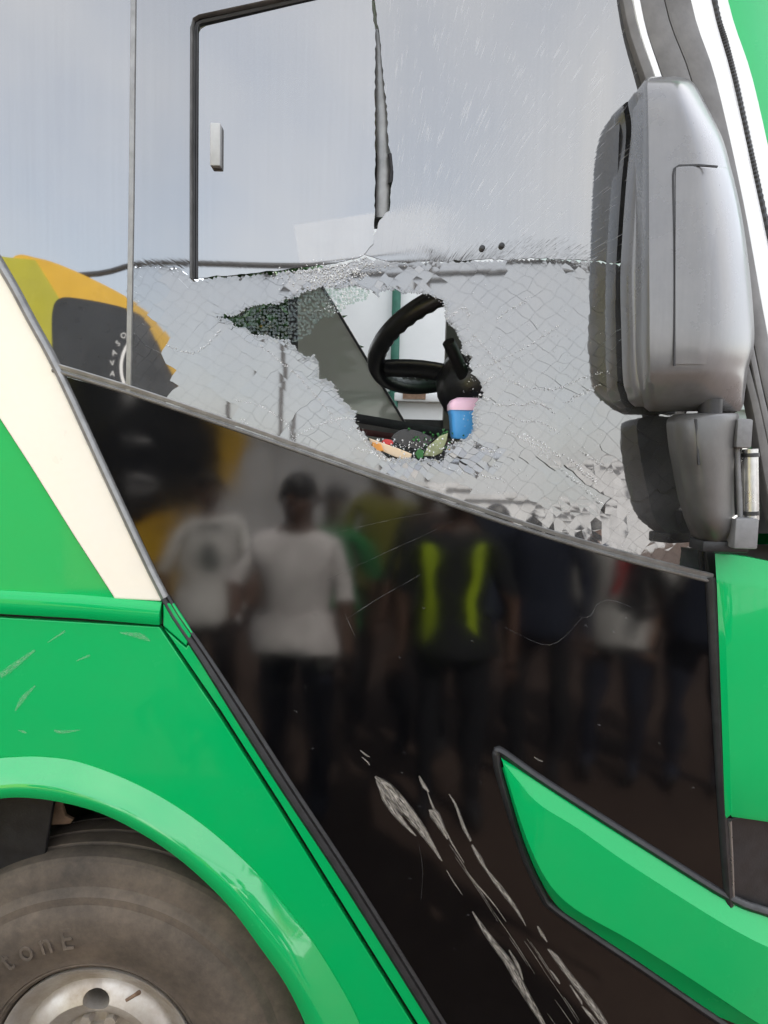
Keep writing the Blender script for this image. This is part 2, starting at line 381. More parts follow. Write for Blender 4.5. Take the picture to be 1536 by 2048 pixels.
ARCH_I = [(-430, 2420), (-410, 2170), (-340, 1965), (-230, 1770), (-120, 1650), (-50, 1604), (0, 1590), (54, 1586), (125, 1594), (208, 1616), (292, 1658), (375, 1716), (458, 1796), (521, 1879), (575, 1958), (614, 2040), (642, 2120), (680, 2260), (700, 2420)]
aO = spline(ARCH_O, 5); aI = spline(ARCH_I, 5)
# big lower panel between arch and gap line (top edge to belt gap)
bm = bmesh.new()
ring = [(-900, 1196), (-20, 1234), (318, 1254)] + [(a - 4, b + 4) for a, b in GAP] + [(a, b) for a, b in reversed(aO)] + [(-900, 2420)]
plate('lower_panel', ring, .002, .02, M['green_paint'], BUS, .0025)
strip_pts = [(327, 1258), (330, 1256), (374, 1296), (389, 1270), (402, 1322)]
plate('edge_strip', [(328, 1257), (372, 1296), (388, 1272), (404, 1318), (564, 1570), (694, 1767), (868, 2047), (1012, 2282), (1100, 2420)] + [(a + 3, b - 1) for a, b in reversed(GAP)][:-1],
      -.003, .02, M['green_paint'], BUS, .0025)
plate('gap_backing', [(-900, 1140), (330, 1190), (420, 1300), (1130, 2420), (1040, 2420), (300, 1280), (-900, 1230)], .030, .01, M['rubber'], BUS)
# wheel-arch lip: upper facet faces the sky, lower one the wheel
rows = []
for (ox, oy), (ix, iy) in zip(aO, aI):
    o = P(ox, oy, 0); i = P(ix, iy, 0); d = i - o; q = []
    for u, h in ((-.01, -.006), (0, .0), (.06, .0035), (.30, .020), (.52, .034), (.60, .0375), (.68, .0385), (.85, .036), (.96, .031), (1.0, .022), (1.0, -.10)):
        v = o + d * u; v.y -= h; q.append(v)
    rows.append(q)
from_bm('wheel_arch', grid_mesh(rows), M['gelcoat_green'], BUS, angle=28)
# wheel well
rows = []
for (ix, iy) in aI:
    i = P(ix, iy, 0); rows.append([Vector((i.x, .06, i.z)), Vector((i.x * 1.0, .62, i.z + .12))])
from_bm('wheel_well', grid_mesh(rows), M['dark_interior'], BUS)
boxo('well_back', (-2.2, .60, .3), (.4, .63, 1.75), M['dark_interior'], BUS)
q = [(94, 1602), (104, 1594), (132, 1594), (124, 1612), (130, 1632), (146, 1640), (140, 1648), (90, 1652)]
plate('chassis_bracket', q, .16, .012, M['brown_wood'], BUS, .003)
plate('mud_flap', [(-90, 1560), (112, 1575), (84, 1740), (-120, 1860)], .10, .014, M['rubber'], BUS, .003)
# --- wheel
WC = P(195, 2122, .075); TR = (P(195, 2122, .075) - P(195 + 428, 2122, .075)).length; RR = TR * 199 / 428
WC.y = 0
WH = from_bm('wheel', revolve_y([(RR * .30, .115), (RR * .42, .112), (RR * .50, .085), (RR * .62, .072), (RR * .74, .085), (RR * .80, .105), (RR * .86, .098), (RR * .93, .078), (RR * .97, .068), (RR, .066), (RR * 1.0, .078), (RR * .96, .085), (RR * .9, .13), (RR * .88, .26), (RR * .3, .27), (RR * .3, .115)], WC, 96), M['steel_rim'], BUS, angle=40)
WH_holes = bmesh.new()
for k in range(5):
    a = R(91 + 72 * k); c0 = WC + Vector((math.cos(a) * RR * .62, .0, math.sin(a) * RR * .64))
    rad = Vector((math.cos(a), 0, math.sin(a))); tan = Vector((-math.sin(a), 0, math.cos(a)))
    rr = []
    for y in (.02, .35):
        rr.append([WH_holes.verts.new(c0 + rad * (.027 * math.cos(t)) + tan * (.034 * math.sin(t)) + Vector((0, y, 0))) for t in [2 * math.pi * s / 20 for s in range(20)]])
    for s in range(20): WH_holes.faces.new((rr[0][s], rr[0][(s + 1) % 20], rr[1][(s + 1) % 20], rr[1][s]))
    WH_holes.faces.new(rr[0][::-1]); WH_holes.faces.new(rr[1])
cut = from_bm('cutter', WH_holes, M['steel_rim'])
md = WH.modifiers.new('b', 'BOOLEAN'); md.object = cut; md.operation = 'DIFFERENCE'; md.solver = 'EXACT'
dg = bpy.context.evaluated_depsgraph_get(); dg.update()
me = bpy.data.meshes.new_from_object(WH.evaluated_get(dg)); WH.modifiers.clear(); WH.data = me; bpy.data.objects.remove(cut)
me.set_sharp_from_angle(angle=R(40))
prof = [(RR * .995, .088), (RR * 1.03, .066), (RR * 1.06, .060), (RR * 1.075, .062), (RR * 1.09, .057)]
for k in range(13):
    u = k / 12; r = RR * 1.1 + (TR * .955 - RR * 1.1) * u
    prof.append((r, .057 - .030 * math.sin(math.pi * min(u * 1.05, 1)) + (.006 if k in (8, 10) else 0)))
prof += [(TR * .965, .060), (TR * .985, .064), (TR, .074), (TR * 1.012, .10), (TR * 1.012, .118), (TR * .995, .121), (TR * .995, .129), (TR * 1.014, .132), (TR * 1.016, .18), (TR * .998, .183), (TR * .998, .191), (TR * 1.016, .194),
         (TR * 1.014, .25), (TR * .996, .253), (TR * .996, .261), (TR * 1.01, .264), (TR * .99, .32), (TR * .9, .35), (RR, .33)]
from_bm('tyre', revolve_y(prof, WC, 120), M['tyre_rubber'], WH, angle=25)
for k, chh in enumerate('StonE'):
    a = R(99 + (4 - k) * 8.6); r = RR + (TR - RR) * .36
    cu = bpy.data.curves.new('lettering', 'FONT'); cu.body = chh; cu.size = .078; cu.extrude = .0012; cu.bevel_depth = .0006; cu.align_x = 'CENTER'; cu.align_y = 'CENTER'
    t = bpy.data.objects.new('t', cu); COL.objects.link(t); dg.update(); dg = bpy.context.evaluated_depsgraph_get()
    me = bpy.data.meshes.new_from_object(t.evaluated_get(dg)); bpy.data.objects.remove(t)
    me.transform(Matrix.Translation(WC + Vector((math.cos(a) * r, .0285, math.sin(a) * r))) @ Matrix.Rotation(-(a - R(90)), 4, 'Y') @ Matrix.Diagonal((.85, 1, 1, 1)) @ Matrix.Rotation(R(90), 4, 'X'))
    link('lettering', me, M['tyre_rubber'], WH)
v0 = P(253, 1999, .06); tubeo('valve', [P(278, 1985, .075), P(270, 1990, .055), P(252, 2001, .05)], [.006, .0045, .004], M['brown_wood'], WH, 8)
for k in range(10):
    a = R(74 + 36 * k); c0 = WC + Vector((math.cos(a) * RR * .40, .085, math.sin(a) * RR * .40))
    tubeo('wheel_nut', [c0, c0 + Vector((0, .035, 0))], [.015, .016], M['steel_rim'], WH, 6)
from_bm('brake_drum', revolve_y([(.02, .29), (RR * .86, .29), (RR * .86, .31), (.02, .31)], WC, 48), M['brown_dust'], WH)
tubeo('hub', [WC + Vector((0, .03, 0)), WC + Vector((0, .05, 0)), WC + Vector((0, .14, 0))], [.05, .07, .085], M['steel_rim'], WH, 20)

# --- black glossy panel and blade
TRIM = [(108, 735), (260, 781), (450, 845), (650, 915), (850, 985), (1050, 1053), (1250, 1113), (1424, 1157)]
SEAM = [(1420, 1155), (1424, 1230), (1432, 1400), (1441, 1560), (1450, 1700), (1458, 1800), (1475, 2000), (1510, 2420)]
plate('side_panel', [(104, 746)] + [(a, b + 8) for a, b in TRIM[1:]] + SEAM[1:] + [(1110, 2420)] + [(a, b) for a, b in reversed(SEAL[4:-1])], .0, .02, M['black_panel'], BUS)
sweep('window_trim', spline(TRIM, 4), 20, [(-1, -.008), (-1, .004), (-.8, .006), (-.15, .004), (-.05, .0015), (.08, .0015), (.15, .005), (.45, .0095), (.75, .0085), (1, .004), (1, -.008)], M['pale_alloy'], BUS, .0, angle=30)
sl = spline(SEAL, 4)
sweep('pillar_trim', [p for p in sl if p[1] <= 1197], 17, HALF, M['pale_alloy'], BUS, .0)
low = [p for p in sl if p[1] >= 1190]
sweep('panel_seal', low, 26, [(-1, -.006), (-1, .003), (-.6, .007), (-.2, .003), (.1, .006), (.5, .008), (1, .002), (1, -.006)], M['rubber'], BUS, .0, angle=25,
      widths=[20 + 9 * min(1, (p[1] - 1190) / 250) for p in low])
sweep('corner_seal', SEAM, 20, HALF, M['rubber'], BUS, .0, yf=fy)
# green blade with three facets, in its black gasket
bt = [(1001, 1514), (1072, 1558), (1179, 1627), (1293, 1699), (1465, 1806), (1540, 1841), (1640, 1890)]
br = [(1004, 1520), (1064, 1584), (1148, 1636), (1243, 1703), (1395, 1800), (1540, 1887), (1640, 1940)]
bl = [(1014, 1560), (1106, 1797), (1122, 1790), (1255, 1868), (1408, 1966), (1520, 2048), (1640, 2130)]
bo = [(1012, 1566), (1092, 1776), (1108, 1803), (1179, 1857), (1293, 1933), (1460, 2049), (1600, 2150)]
rows = []
def lerp(p, q, u): return (p[0] + (q[0] - p[0]) * u, p[1] + (q[1] - p[1]) * u)
top = spline(bt, 6); rid = spline(br, 6); lows = spline([(1006, 1530), (1058, 1690), (1122, 1788), (1255, 1868), (1408, 1966), (1520, 2048), (1640, 2130)], 6)
outs = spline([(1004, 1534), (1052, 1695), (1108, 1803), (1179, 1857), (1293, 1933), (1460, 2049), (1600, 2150)], 6)
N_ = len(top)
for k in range(N_):
    u = k / (N_ - 1); h = .004 + .026 * min(1, u * 5)
    q = []
    for (p, hh) in ((top[k], -.01), (top[k], .004), (rid[k], .006 + h * .92), (lerp(rid[k], lows[k], .03), .008 + h), (lerp(rid[k], lows[k], .5), .009 + h), (lerp(rid[k], lows[k], .97), .008 + h), (lows[k], .006 + h * .9), (outs[k], .004), (outs[k], -.01)):
        v = P(p[0], p[1], 0); v.y -= hh; v.y += fy(v); q.append(v)
    rows.append(q)
from_bm('lamp_blade', grid_mesh(rows), M['green_paint'], BUS, angle=16)
gk = [(1640, 1888), (1540, 1836), (1465, 1800), (1293, 1693), (1179, 1621), (1072, 1552), (1003, 1503), (994, 1504), (993, 1516), (1002, 1560), (1044, 1695), (1084, 1786), (1104, 1813), (1179, 1866), (1293, 1942), (1460, 2058), (1600, 2160)]
sweep('blade_gasket', spline(gk, 4), 17, HALF, M['rubber'], BUS, .0, yf=fy)
# green corner panel with a folded top, and the dark lamp below it
rows = []
for px, top_, bot in ((1429, 1106, 1640), (1440, 1107, 1628), (1460, 1108, 1632), (1500, 1114, 1640), (1540, 1122, 1650), (1600, 1140, 1672), (1680, 1170, 1700)):
    lx = lambda y: px + (0 if px > 1450 else max(0, (y - 1150)) * .036)
    q = []
    for py, h in ((top_, -.02), (top_ + 1, .004), (top_ + 50, .016), (top_ + 60, .018), (1300, .019), (1500, .019), (bot - 12, .018), (bot - 3, .014), (bot, -.01)):
        v = P(lx(py), py, 0); v.y -= h * (1 if px > 1432 else .6); v.y += fy(v); q.append(v)
    rows.append(q)
from_bm('corner_panel', grid_mesh(rows), M['green_paint'], BUS, angle=30)
plate('head_lamp', [(1458, 1640), (1500, 1636), (1700, 1680), (1700, 1960), (1600, 1880), (1462, 1812)], .012, .02, M['rubber'], BUS, .003, yf=fy)
sweep('lamp_bezel', [(1458, 1640), (1462, 1720), (1466, 1812)], 12, HALF, M['alloy'], BUS, .004, yf=fy)
plate('corner_backing', [(1410, 1090), (1700, 1100), (1700, 2420), (1450, 2420)], .05, .01, M['rubber'], BUS, yf=fy)

# --- window glass
DIV = [(272, -300), (268, 0), (264, 400), (258, 784)]
plate('rear_window', [(-400, -300), (272, -300), (268, 0), (264, 400), (258, 786), (108, 740), (54, 634), (-8, 522), (-160, 280)], .002, .005, M['window_film'], BUS)
sweep('window_divider', DIV, 11, FLAT, M['pale_alloy'], BUS, .002)
gy = lambda co: .36 * max(0.0, co.x - .34) ** 2        # the glass bends round towards the front
HT = [(383, 44), (395, 36), (590, -6), (700, -28), (745, -38)]
RB = [(1215, -300), (1245, 0), (1292, 160), (1380, 400), (1450, 620), (1502, 800), (1528, 960), (1524, 1110)]
HR = [(752, 20), (762, 90), (766, 150), (774, 220), (776, 280), (786, 335), (784, 370), (778, 420), (760, 440), (744, 480), (724, 508)]
upper = [(274, -300), (1215, -300), (1245, 0), (1292, 160), (1380, 400), (1428, 545)]
def jag(pts, amp, step):
    out = []
    for (a, b), (c, d) in zip(pts[:-1], pts[1:]):
        n_ = max(1, int(math.hypot(c - a, d - b) / step))
        for i in range(n_):
            t = i / n_; out.append((a + (c - a) * t + random.uniform(-amp, amp), b + (d - b) * t + random.uniform(-amp, amp)))
    out.append(pts[-1]); return out
CRK = [(1428, 545), (1300, 528), (1200, 521), (1100, 516), (1000, 518), (900, 522), (800, 526), (760, 520)]
up_poly = upper + jag(CRK, 2.5, 9)[1:-1] + jag([HR[-1]] + HR[-2::-1], 1.6, 8) + [(745, -38), (700, -28), (590, -6), (395, 36), (383, 44), (379, 552)] + jag([(379, 552), (360, 536), (262, 531)], 2, 9)[1:]
WIN = plate('side_window', up_poly, .0, .005, M['window_film_cracked'], BUS)
bm = bmesh.new(); bm.from_mesh(WIN.data)
for k in range(24):
    bmesh.ops.bisect_plane(bm, geom=list(bm.verts) + list(bm.edges) + list(bm.faces), plane_co=(.34 + k * .03, 0, 0), plane_no=(1, 0, 0))
for v in bm.verts: v.co.y += gy(v.co)
bm.to_mesh(WIN.data); bm.free()
for p in WIN.data.polygons: p.use_smooth = True
WIN.data.set_sharp_from_angle(angle=R(30))
hp = [(398, 66), (402, 58), (412, 52), (590, 10), (744, -24)] + jag([(744, -24), (746, 30), (751, 70), (750, 200), (751, 330), (749, 420), (747, 488), (726, 512)], 1.5, 9)[1:-1] + jag([(726, 512), (690, 522), (600, 536), (520, 544), (396, 556)], 1.6, 9)
plate('vent_pane', hp, -.004, .005, M['vent_film'], WIN)
ch = [(389, 558), (389, 300), (390, 60), (394, 48), (404, 43), (590, 2), (760, -36)]
sweep('vent_channel', ch, 15, [(-1, -.004), (-1, .010), (-.5, .012), (-.2, .004), (.3, .003), (.7, .009), (1, .008), (1, -.004)], M['rubber'], WIN, .0, angle=25)
sweep('channel_bead', [(x - 5, y) for x, y in ch[:3]] + [(388, 42), (400, 35), (590, -6), (760, -44)], 4, HALF, M['pale_alloy'], WIN, -.008)
# vent pull handle
a = P(424, 252, -.004); c = P(444, 338, -.004)
bm = bmesh.new(); box(bm, (a.x, -.024, c.z), (c.x, -.0042, a.z)); bmesh.ops.bevel(bm, geom=list(bm.edges), offset=.003, segments=2, profile=.5, affect='EDGES')
from_bm('vent_handle', bm, M['white_plastic'], WIN, angle=35)
for px, py in ((964, 497), (1003, 492)):
    c = P(px, py, -.001); tubeo('window_stud', [c + Vector((0, .01, 0)), c - Vector((0, .006, 0)), c - Vector((0, .008, 0))], [.0065, .0065, .004], M['rubber'], WIN, 14)
# what the long split beside the vent shows
sweep('vent_stile', [(757, 60), (764, 200), (767, 330), (764, 436)], 26, FLAT, M['pale_alloy'], WIN, .022)
sweep('vent_gasket', [(780, 310), (783, 340), (781, 368)], 10, HALF, M['rubber'], WIN, .008)
# ---- shattered lower half: every granule a solid chip
HOLE = [(437, 636), (478, 628), (505, 615), (556, 607), (595, 591), (634, 578), (681, 576), (709, 573), (740, 583), (752, 594), (762, 584), (769, 577), (791, 580), (841, 587), (882, 601), (892, 618), (891, 638), (912, 660), (925, 683), (927, 707), (939, 714), (935, 734), (945, 753), (964, 767), (962, 792), (957, 800), (949, 822), (947, 855), (935, 878), (904, 886), (888, 900), (888, 917), (861, 921), (830, 917), (791, 921), (775, 910), (752, 902), (744, 894), (732, 871), (714, 855), (712, 824), (689, 808), (679, 789), (666, 767), (636, 753), (636, 730), (630, 710), (613, 716), (595, 699), (576, 683), (552, 675), (513, 671), (478, 652), (447, 640)]
LOWER = [(258, 531), (360, 536), (392, 559), (520, 549), (600, 541), (690, 527), (730, 516), (760, 521), (900, 524), (1000, 520), (1100, 518), (1200, 523), (1428, 547), (1502, 800), (1528, 960), (1524, 1110), (1440, 1160), (1424, 1159), (1250, 1116), (1050, 1056), (850, 988), (650, 918), (450, 848), (256, 784)]
# plates of film-held granules, each a little out of plane: (centre px, tilt about z deg, tilt about x deg)
PLATES = [(285, 600, .1, .0), (295, 690, .15, .0), (290, 770, .2, .0), (360, 600, 1.6, -.2), (370, 700, 2.3, -.3), (390, 790, 3.0, -.3), (480, 575, .5, -.3), (450, 740, 1.9, -.8), (560, 790, .9, -1.2), (650, 870, .4, -2.0), (560, 700, .8, -.5), (620, 560, .1, -1.2),
          (800, 550, .0, -.4), (960, 600, .2, -.5), (1100, 570, .0, -.1), (1150, 700, .1, -.5), (1020, 740, .2, -.8), (960, 870, .2, -1.8), (1060, 830, -.2, -1.4), (1180, 850, .1, -1.2),
          (780, 930, .1, -1.7), (860, 960, .0, -2.1), (1000, 990, .1, -2.5), (1130, 1030, .2, -2.9), (1250, 940, -.2, -1.0), (1300, 1060, .0, -.9), (1400, 900, .2, -.6), (1400, 700, .1, .1)]
def inset_prism(bm, poly, thick, ei, ctr, gap, rz):
    """a chip: front face slightly smaller than its waist, rough-cut sides"""
    f1 = []; f2 = []; f3 = []
    for v in poly:
        d = v - ctr; l = d.length or 1
        a_ = ctr + d * max(.4, (1 - gap / l)); b_ = ctr + d * max(.4, (1 - (gap + .0001) / l))
        f1.append(bm.verts.new(b_)); f2.append(bm.verts.new(a_ + Vector((0, .0007, 0)))); f3.append(bm.verts.new(a_ + Vector((0, thick, 0))))
    n_ = len(poly); fr = bm.faces.new(f1); fr.material_index = 0
    for A, B in ((f1, f2), (f2, f3)):
        for i in range(n_):
            q_ = bm.faces.new((A[i], B[i], B[(i + 1) % n_], A[(i + 1) % n_])); q_.material_index = (0 if ei == 2 else 1) if A is f1 else ei
    bk = bm.faces.new(f3[::-1]); bk.material_index = 0
    return f1 + f2 + f3
chips = []
A1 = Vector((math.cos(R(34)), math.sin(R(34)))) * 25; A2 = Vector((math.cos(R(-47)), math.sin(R(-47)))) * 25
vert = {}
def lat(i, j):
    if (i, j) not in vert:
        p = A1 * i + A2 * j + Vector((820, 780)); rnd = random.Random(i * 7919 + j * 104729)
        w1 = noise.noise(Vector((p.x / 170, p.y / 170, 1.3))) * 16; w2 = noise.noise(Vector((p.x / 170, p.y / 170, 9.3))) * 16
        vert[(i, j)] = (p.x + rnd.uniform(-4.2, 4.2) + w1, p.y + rnd.uniform(-4.2, 4.2) + w2)
    return vert[(i, j)]
def emid(a_, b_, key):
    rnd = random.Random(key[0] * 31337 + key[1] * 7727 + key[2] * 13)
    return ((a_[0] + b_[0]) / 2 + rnd.uniform(-3.6, 3.6), (a_[1] + b_[1]) / 2 + rnd.uniform(-3.6, 3.6))
for i in range(-60, 61):
    for j in range(-60, 61):
        c4 = [lat(i, j), lat(i + 1, j), lat(i + 1, j + 1), lat(i, j + 1)]; q = []
        for k, kk in enumerate(((i, j, 0), (i + 1, j, 1), (i, j + 1, 0), (i, j, 1))):
            q += [c4[k], emid(c4[k], c4[(k + 1) % 4], kk)]
        cx = sum(a for a, _ in c4) / 4; cyy = sum(b_ for _, b_ in c4) / 4
        if not (240 < cx < 1560 and 500 < cyy < 1190): continue
        if not in_poly(cx, cyy, LOWER):
            if seg_dist(cx, cyy, LOWER) > 18: continue
        if in_poly(cx, cyy, HOLE) and seg_dist(cx, cyy, HOLE) > 20: continue
        chips.append((q, cx, cyy))
# near the hole's rim quarter the chips, as the finest crumbs sit there
TOPL = [(258, 531), (360, 536), (392, 559), (520, 549), (600, 541), (690, 527), (730, 516), (760, 521), (900, 524), (1000, 520), (1100, 518), (1200, 523), (1428, 547)]
TOPL = TOPL + TOPL[-2:0:-1]
HOLE_J = jag(jag(HOLE + [HOLE[0]], 4.5, 13), 1.6, 4)[:-1]
fine = []
def split(q, cx, cyy, lev):
    hd = seg_dist(cx, cyy, HOLE); td = seg_dist(cx, cyy, TOPL); dd_ = min(hd, td, seg_dist(cx, cyy, LOWER) + 2)
    hp_ = math.hypot((cx - 935) / 85, (cyy - 915) / 42) < 1 or math.hypot((cx - 830) / 90, (cyy - 935) / 22) < 1
    if (lev < 2 and (dd_ < (17, 8.5)[lev] or (lev == 0 and hp_))) or (lev == 2 and hd < 5):
        cs = q[0::2]; ms = q[1::2]; jt = (2.6, 1.3, .6)[lev]; J = lambda a_, b_: ((a_[0] + b_[0]) / 2 + random.uniform(-jt, jt) * .6, (a_[1] + b_[1]) / 2 + random.uniform(-jt, jt) * .6)
        c_ = (cx + random.uniform(-jt, jt), cyy + random.uniform(-jt, jt)); jm = [J(m_, c_) for m_ in ms]; H = lambda a_, b_: ((a_[0] + b_[0]) / 2, (a_[1] + b_[1]) / 2)
        for k in range(4):
            qq = [cs[k], H(cs[k], ms[k]), ms[k], jm[k], c_, jm[k - 1], ms[k - 1], H(ms[k - 1], cs[k])]
            split(qq, sum(a for a, _ in qq) / 8, sum(b_ for _, b_ in qq) / 8, lev + 1)
        return
    if in_poly(cx, cyy, HOLE_J): return
    if not in_poly(cx, cyy, LOWER) and (td < 16 or cyy < 560 or seg_dist(cx, cyy, LOWER) > 3): return
    fine.append((q, cx, cyy, hd))
for q, cx, cyy in chips: split(q, cx, cyy, 0)
def chip_geom(bm, q, cx, cyy, hd):
    rnd = random.Random(int(cx * 131 + cyy * 977))
    ctr = P(cx, cyy, 0); poly = [P(a, b_, 0) for a, b_ in q]
    pl = min(PLATES, key=lambda t: (t[0] - cx) ** 2 + (t[1] - cyy) ** 2 * 1.3)
    pc = P(pl[0], pl[1], 0)
    heap = max(0, 1 - math.hypot((cx - 935) / 85, (cyy - 915) / 42)) * 1.0 + max(0, 1 - math.hypot((cx - 830) / 90, (cyy - 935) / 22)) * .8
    rag = max(0, 1 - hd / 26) * .9
    vs_ = inset_prism(bm, poly, .0045, 1 if (rag > .3 or heap > .1) and rnd.random() < .75 else 2, ctr, .00002 + .00030 * max(0, noise.noise(Vector((cx / 90, cyy / 90, 4.4))) + .15) + rag * .0001, 0)
    t1 = (.02 if cx > 1225 else .03 + .35 * max(0, noise.noise(Vector((cx / 110, cyy / 110, 7.7))))) + rag * 1.2 + heap * 7
    M1 = Matrix.Translation(pc) @ Matrix.Rotation(R(pl[2]), 4, 'Z') @ Matrix.Rotation(R(pl[3]), 4, 'X') @ Matrix.Translation(-pc)
    M2 = Matrix.Translation(ctr) @ Matrix.Rotation(R(rnd.gauss(0, t1)), 4, 'Z') @ Matrix.Rotation(R(rnd.gauss(-12 * heap, t1)), 4, 'X') @ Matrix.Translation(-ctr)
    off = Vector((0, -rnd.random() * .010 * heap - rag * rnd.random() * .003, 0))
    for v in vs_:
        v.co = M1 @ (M2 @ v.co) + off; v.co.y += gy(v.co)
def area(q):
    return abs(sum(q[k][0] * q[(k + 1) % len(q)][1] - q[(k + 1) % len(q)][0] * q[k][1] for k in range(len(q)))) / 2
def hidden(cx, cyy): return cx > 1222 and cyy < 820 or cx > 1330
order = sorted(fine, key=lambda t: (hidden(t[1], t[2]), -area(t[0]) if t[3] > 26 else -area(t[0]) * 2))
mats = [M['fragment_film'], M['glass_edge'], M['crack_edge']]
for q, cx, cyy, hd in order[:300]:
    bm = bmesh.new(); chip_geom(bm, q, cx, cyy, hd); from_bm('glass_fragment', bm, mats, WIN)
bm = bmesh.new()
for q, cx, cyy, hd in order[300:]: chip_geom(bm, q, cx, cyy, hd)
tag(from_bm('glass_fragments', bm, mats, WIN), None, None, kind='stuff')
# white crushed veins, loose crumbs round the point of impact
def crumb(bm, c, s):
    t0 = random.random() * 6.28; ax = Vector((random.gauss(0, 1), random.gauss(0, 1), random.gauss(0, 1))).normalized()
    e1 = ax.orthogonal().normalized(); e2 = ax.cross(e1)
    rg = [bm.verts.new(c + (e1 * math.cos(t0 + k * 2.094) + e2 * math.sin(t0 + k * 2.094)) * s * random.uniform(.5, 1.1)) for k in range(3)]
    tp = bm.verts.new(c + ax * s * random.uniform(.3, .9)); bt = bm.verts.new(c - ax * s * random.uniform(.3, .9))
    for k in range(3):
        bm.faces.new((rg[k], rg[(k + 1) % 3], tp)); bm.faces.new((rg[(k + 1) % 3], rg[k], bt))
bm = bmesh.new()
VEINS = [([(990, 643), (1015, 622), (1045, 605), (1058, 594)], 3), ([(1008, 758), (1052, 773), (1107, 779), (1136, 768), (1175, 753), (1219, 744)], 3.4), ([(958, 788), (967, 792), (993, 809), (1032, 809), (1078, 807), (1110, 825)], 4),
         ([(1133, 804), (1175, 783), (1208, 766)], 3.4), ([(1013, 828), (1039, 841), (1084, 845), (1120, 867)], 2.6), ([(1016, 861), (1052, 880), (1091, 900), (1127, 913), (1159, 936), (1195, 965)], 5), ([(1045, 868), (1078, 884), (1110, 903)], 5),
         ([(1032, 867), (1062, 893), (1084, 913)], 3), ([(1159, 900), (1195, 923), (1224, 942)], 2.4), ([(588, 882), (603, 866), (640, 850), (684, 835)], 3), ([(700, 860), (712, 838)], 3), ([(478, 836), (500, 852)], 3),
         ([(890, 640), (930, 615), (938, 640)], 3), ([(925, 690), (952, 676)], 3), ([(965, 770), (990, 752)], 3), ([(700, 895), (745, 905), (790, 925)], 3), ([(905, 900), (960, 925), (1000, 935)], 4.5), ([(940, 885), (985, 905)], 5),
         ([(600, 755), (640, 800), (668, 838), (700, 880)], 2.6), ([(520, 690), (560, 722), (600, 755)], 2.4), ([(470, 800), (520, 812), (570, 845), (588, 882)], 2.2), ([(330, 690), (390, 705), (440, 660)], 2), ([(640, 850), (668, 838), (712, 838)], 2.6), ([(715, 862), (735, 890), (760, 915), (800, 930)], 3.4), ([(870, 930), (930, 945), (1010, 960)], 3.4), ([(900, 915), (950, 900), (1010, 905)], 4), ([(1085, 905), (1150, 960), (1210, 1010)], 2.6), ([(935, 660), (975, 700), (1010, 750)], 2.2), ([(940, 735), (990, 725), (1060, 690), (1120, 650)], 2), ([(560, 545), (640, 540), (735, 512)], 3.5), ([(637, 560), (700, 545), (745, 528)], 5)]
for pts, wd in VEINS:
    sp = spline(pts, 8)
    for (a, b_), (c_, d_) in zip(sp[:-1], sp[1:]):
        for _ in range(max(1, int(math.hypot(c_ - a, d_ - b_) / 1.3))):
            if random.random() < .3: continue
            t = random.random(); crumb(bm, P(a + (c_ - a) * t + random.gauss(0, wd * .45), b_ + (d_ - b_) * t + random.gauss(0, wd * .45), -.003), random.uniform(.0007, .0015) * (1 + wd * .2))
for _ in range(520):
    a = random.gauss(672, 44); b_ = random.gauss(548, 13) - (a - 672) * .12
    if in_poly(a, b_, HOLE): continue
    crumb(bm, P(a, b_, -.004), random.uniform(.0010, .0030))
for _ in range(420):
    a = 925 + abs(random.gauss(0, 130)); b_ = random.gauss(800, 110)
    if 560 < b_ < 1000 and a < 1215: crumb(bm, P(a, b_, -.004), random.uniform(.0006, .0017))
for _ in range(330):
    k = random.randrange(len(HOLE)); a, b_ = lerp(HOLE[k], HOLE[(k + 1) % len(HOLE)], random.random())
    crumb(bm, P(a + random.gauss(0, 2.5), b_ + random.gauss(0, 2.5), -.001), random.uniform(.0007, .0016))
tag(from_bm('crushed_glass', bm, M['crushed_glass'], WIN), None, None, kind='stuff')
# second, clear layer still hanging in the upper left of the hole
CL = [(445, 640), (505, 612), (560, 602), (634, 576), (709, 571), (742, 584), (735, 598), (700, 608), (668, 630), (640, 640), (618, 668), (588, 684), (520, 672), (478, 652)]
bm = bmesh.new(); stp = 8.5
for i in range(60):
    for j in range(24):
        a = 430 + i * stp * .72 + random.uniform(-2, 2); b_ = 565 + j * stp * .8 + random.uniform(-2, 2)
        if not in_poly(a, b_, CL): continue
        nn = random.choice((4, 5, 5)); t0 = random.random() * 6; c = P(a, b_, .008)
        ring = [c + Vector((math.cos(t0 + 6.283 * k / nn), 0, math.sin(t0 + 6.283 * k / nn))) * random.uniform(.0028, .0046) for k in range(nn)]
        Mx = Matrix.Translation(c) @ Matrix.Rotation(random.gauss(-.04, .05), 4, 'X') @ Matrix.Rotation(random.gauss(0, .05), 4, 'Z') @ Matrix.Translation(-c)
        f1 = [bm.verts.new(Mx @ p) for p in ring]; f2 = [bm.verts.new(Mx @ (p + Vector((0, .004, 0)))) for p in ring]
        bm.faces.new(f1); bm.faces.new(f2[::-1])
        for k in range(nn): bm.faces.new((f1[k], f2[k], f2[(k + 1) % nn], f1[(k + 1) % nn]))
tag(from_bm('glass_granules', bm, M['clear_granules'], WIN), None, None, kind='stuff')
bm = bmesh.new()
for _ in range(170):
    a = random.gauss(695, 26); b_ = 600 + random.gauss(0, 13) - (a - 690) * .3
    if in_poly(a, b_, CL): crumb(bm, P(a, b_, .004), random.uniform(.0012, .0032))
for _ in range(150):
    a = random.uniform(440, 640); b_ = random.uniform(590, 690)
    if in_poly(a, b_, CL): crumb(bm, P(a, b_, .004), random.uniform(.0005, .0013))
tag(from_bm('loose_crumbs', bm, M['crushed_glass'], WIN), None, None, kind='stuff')
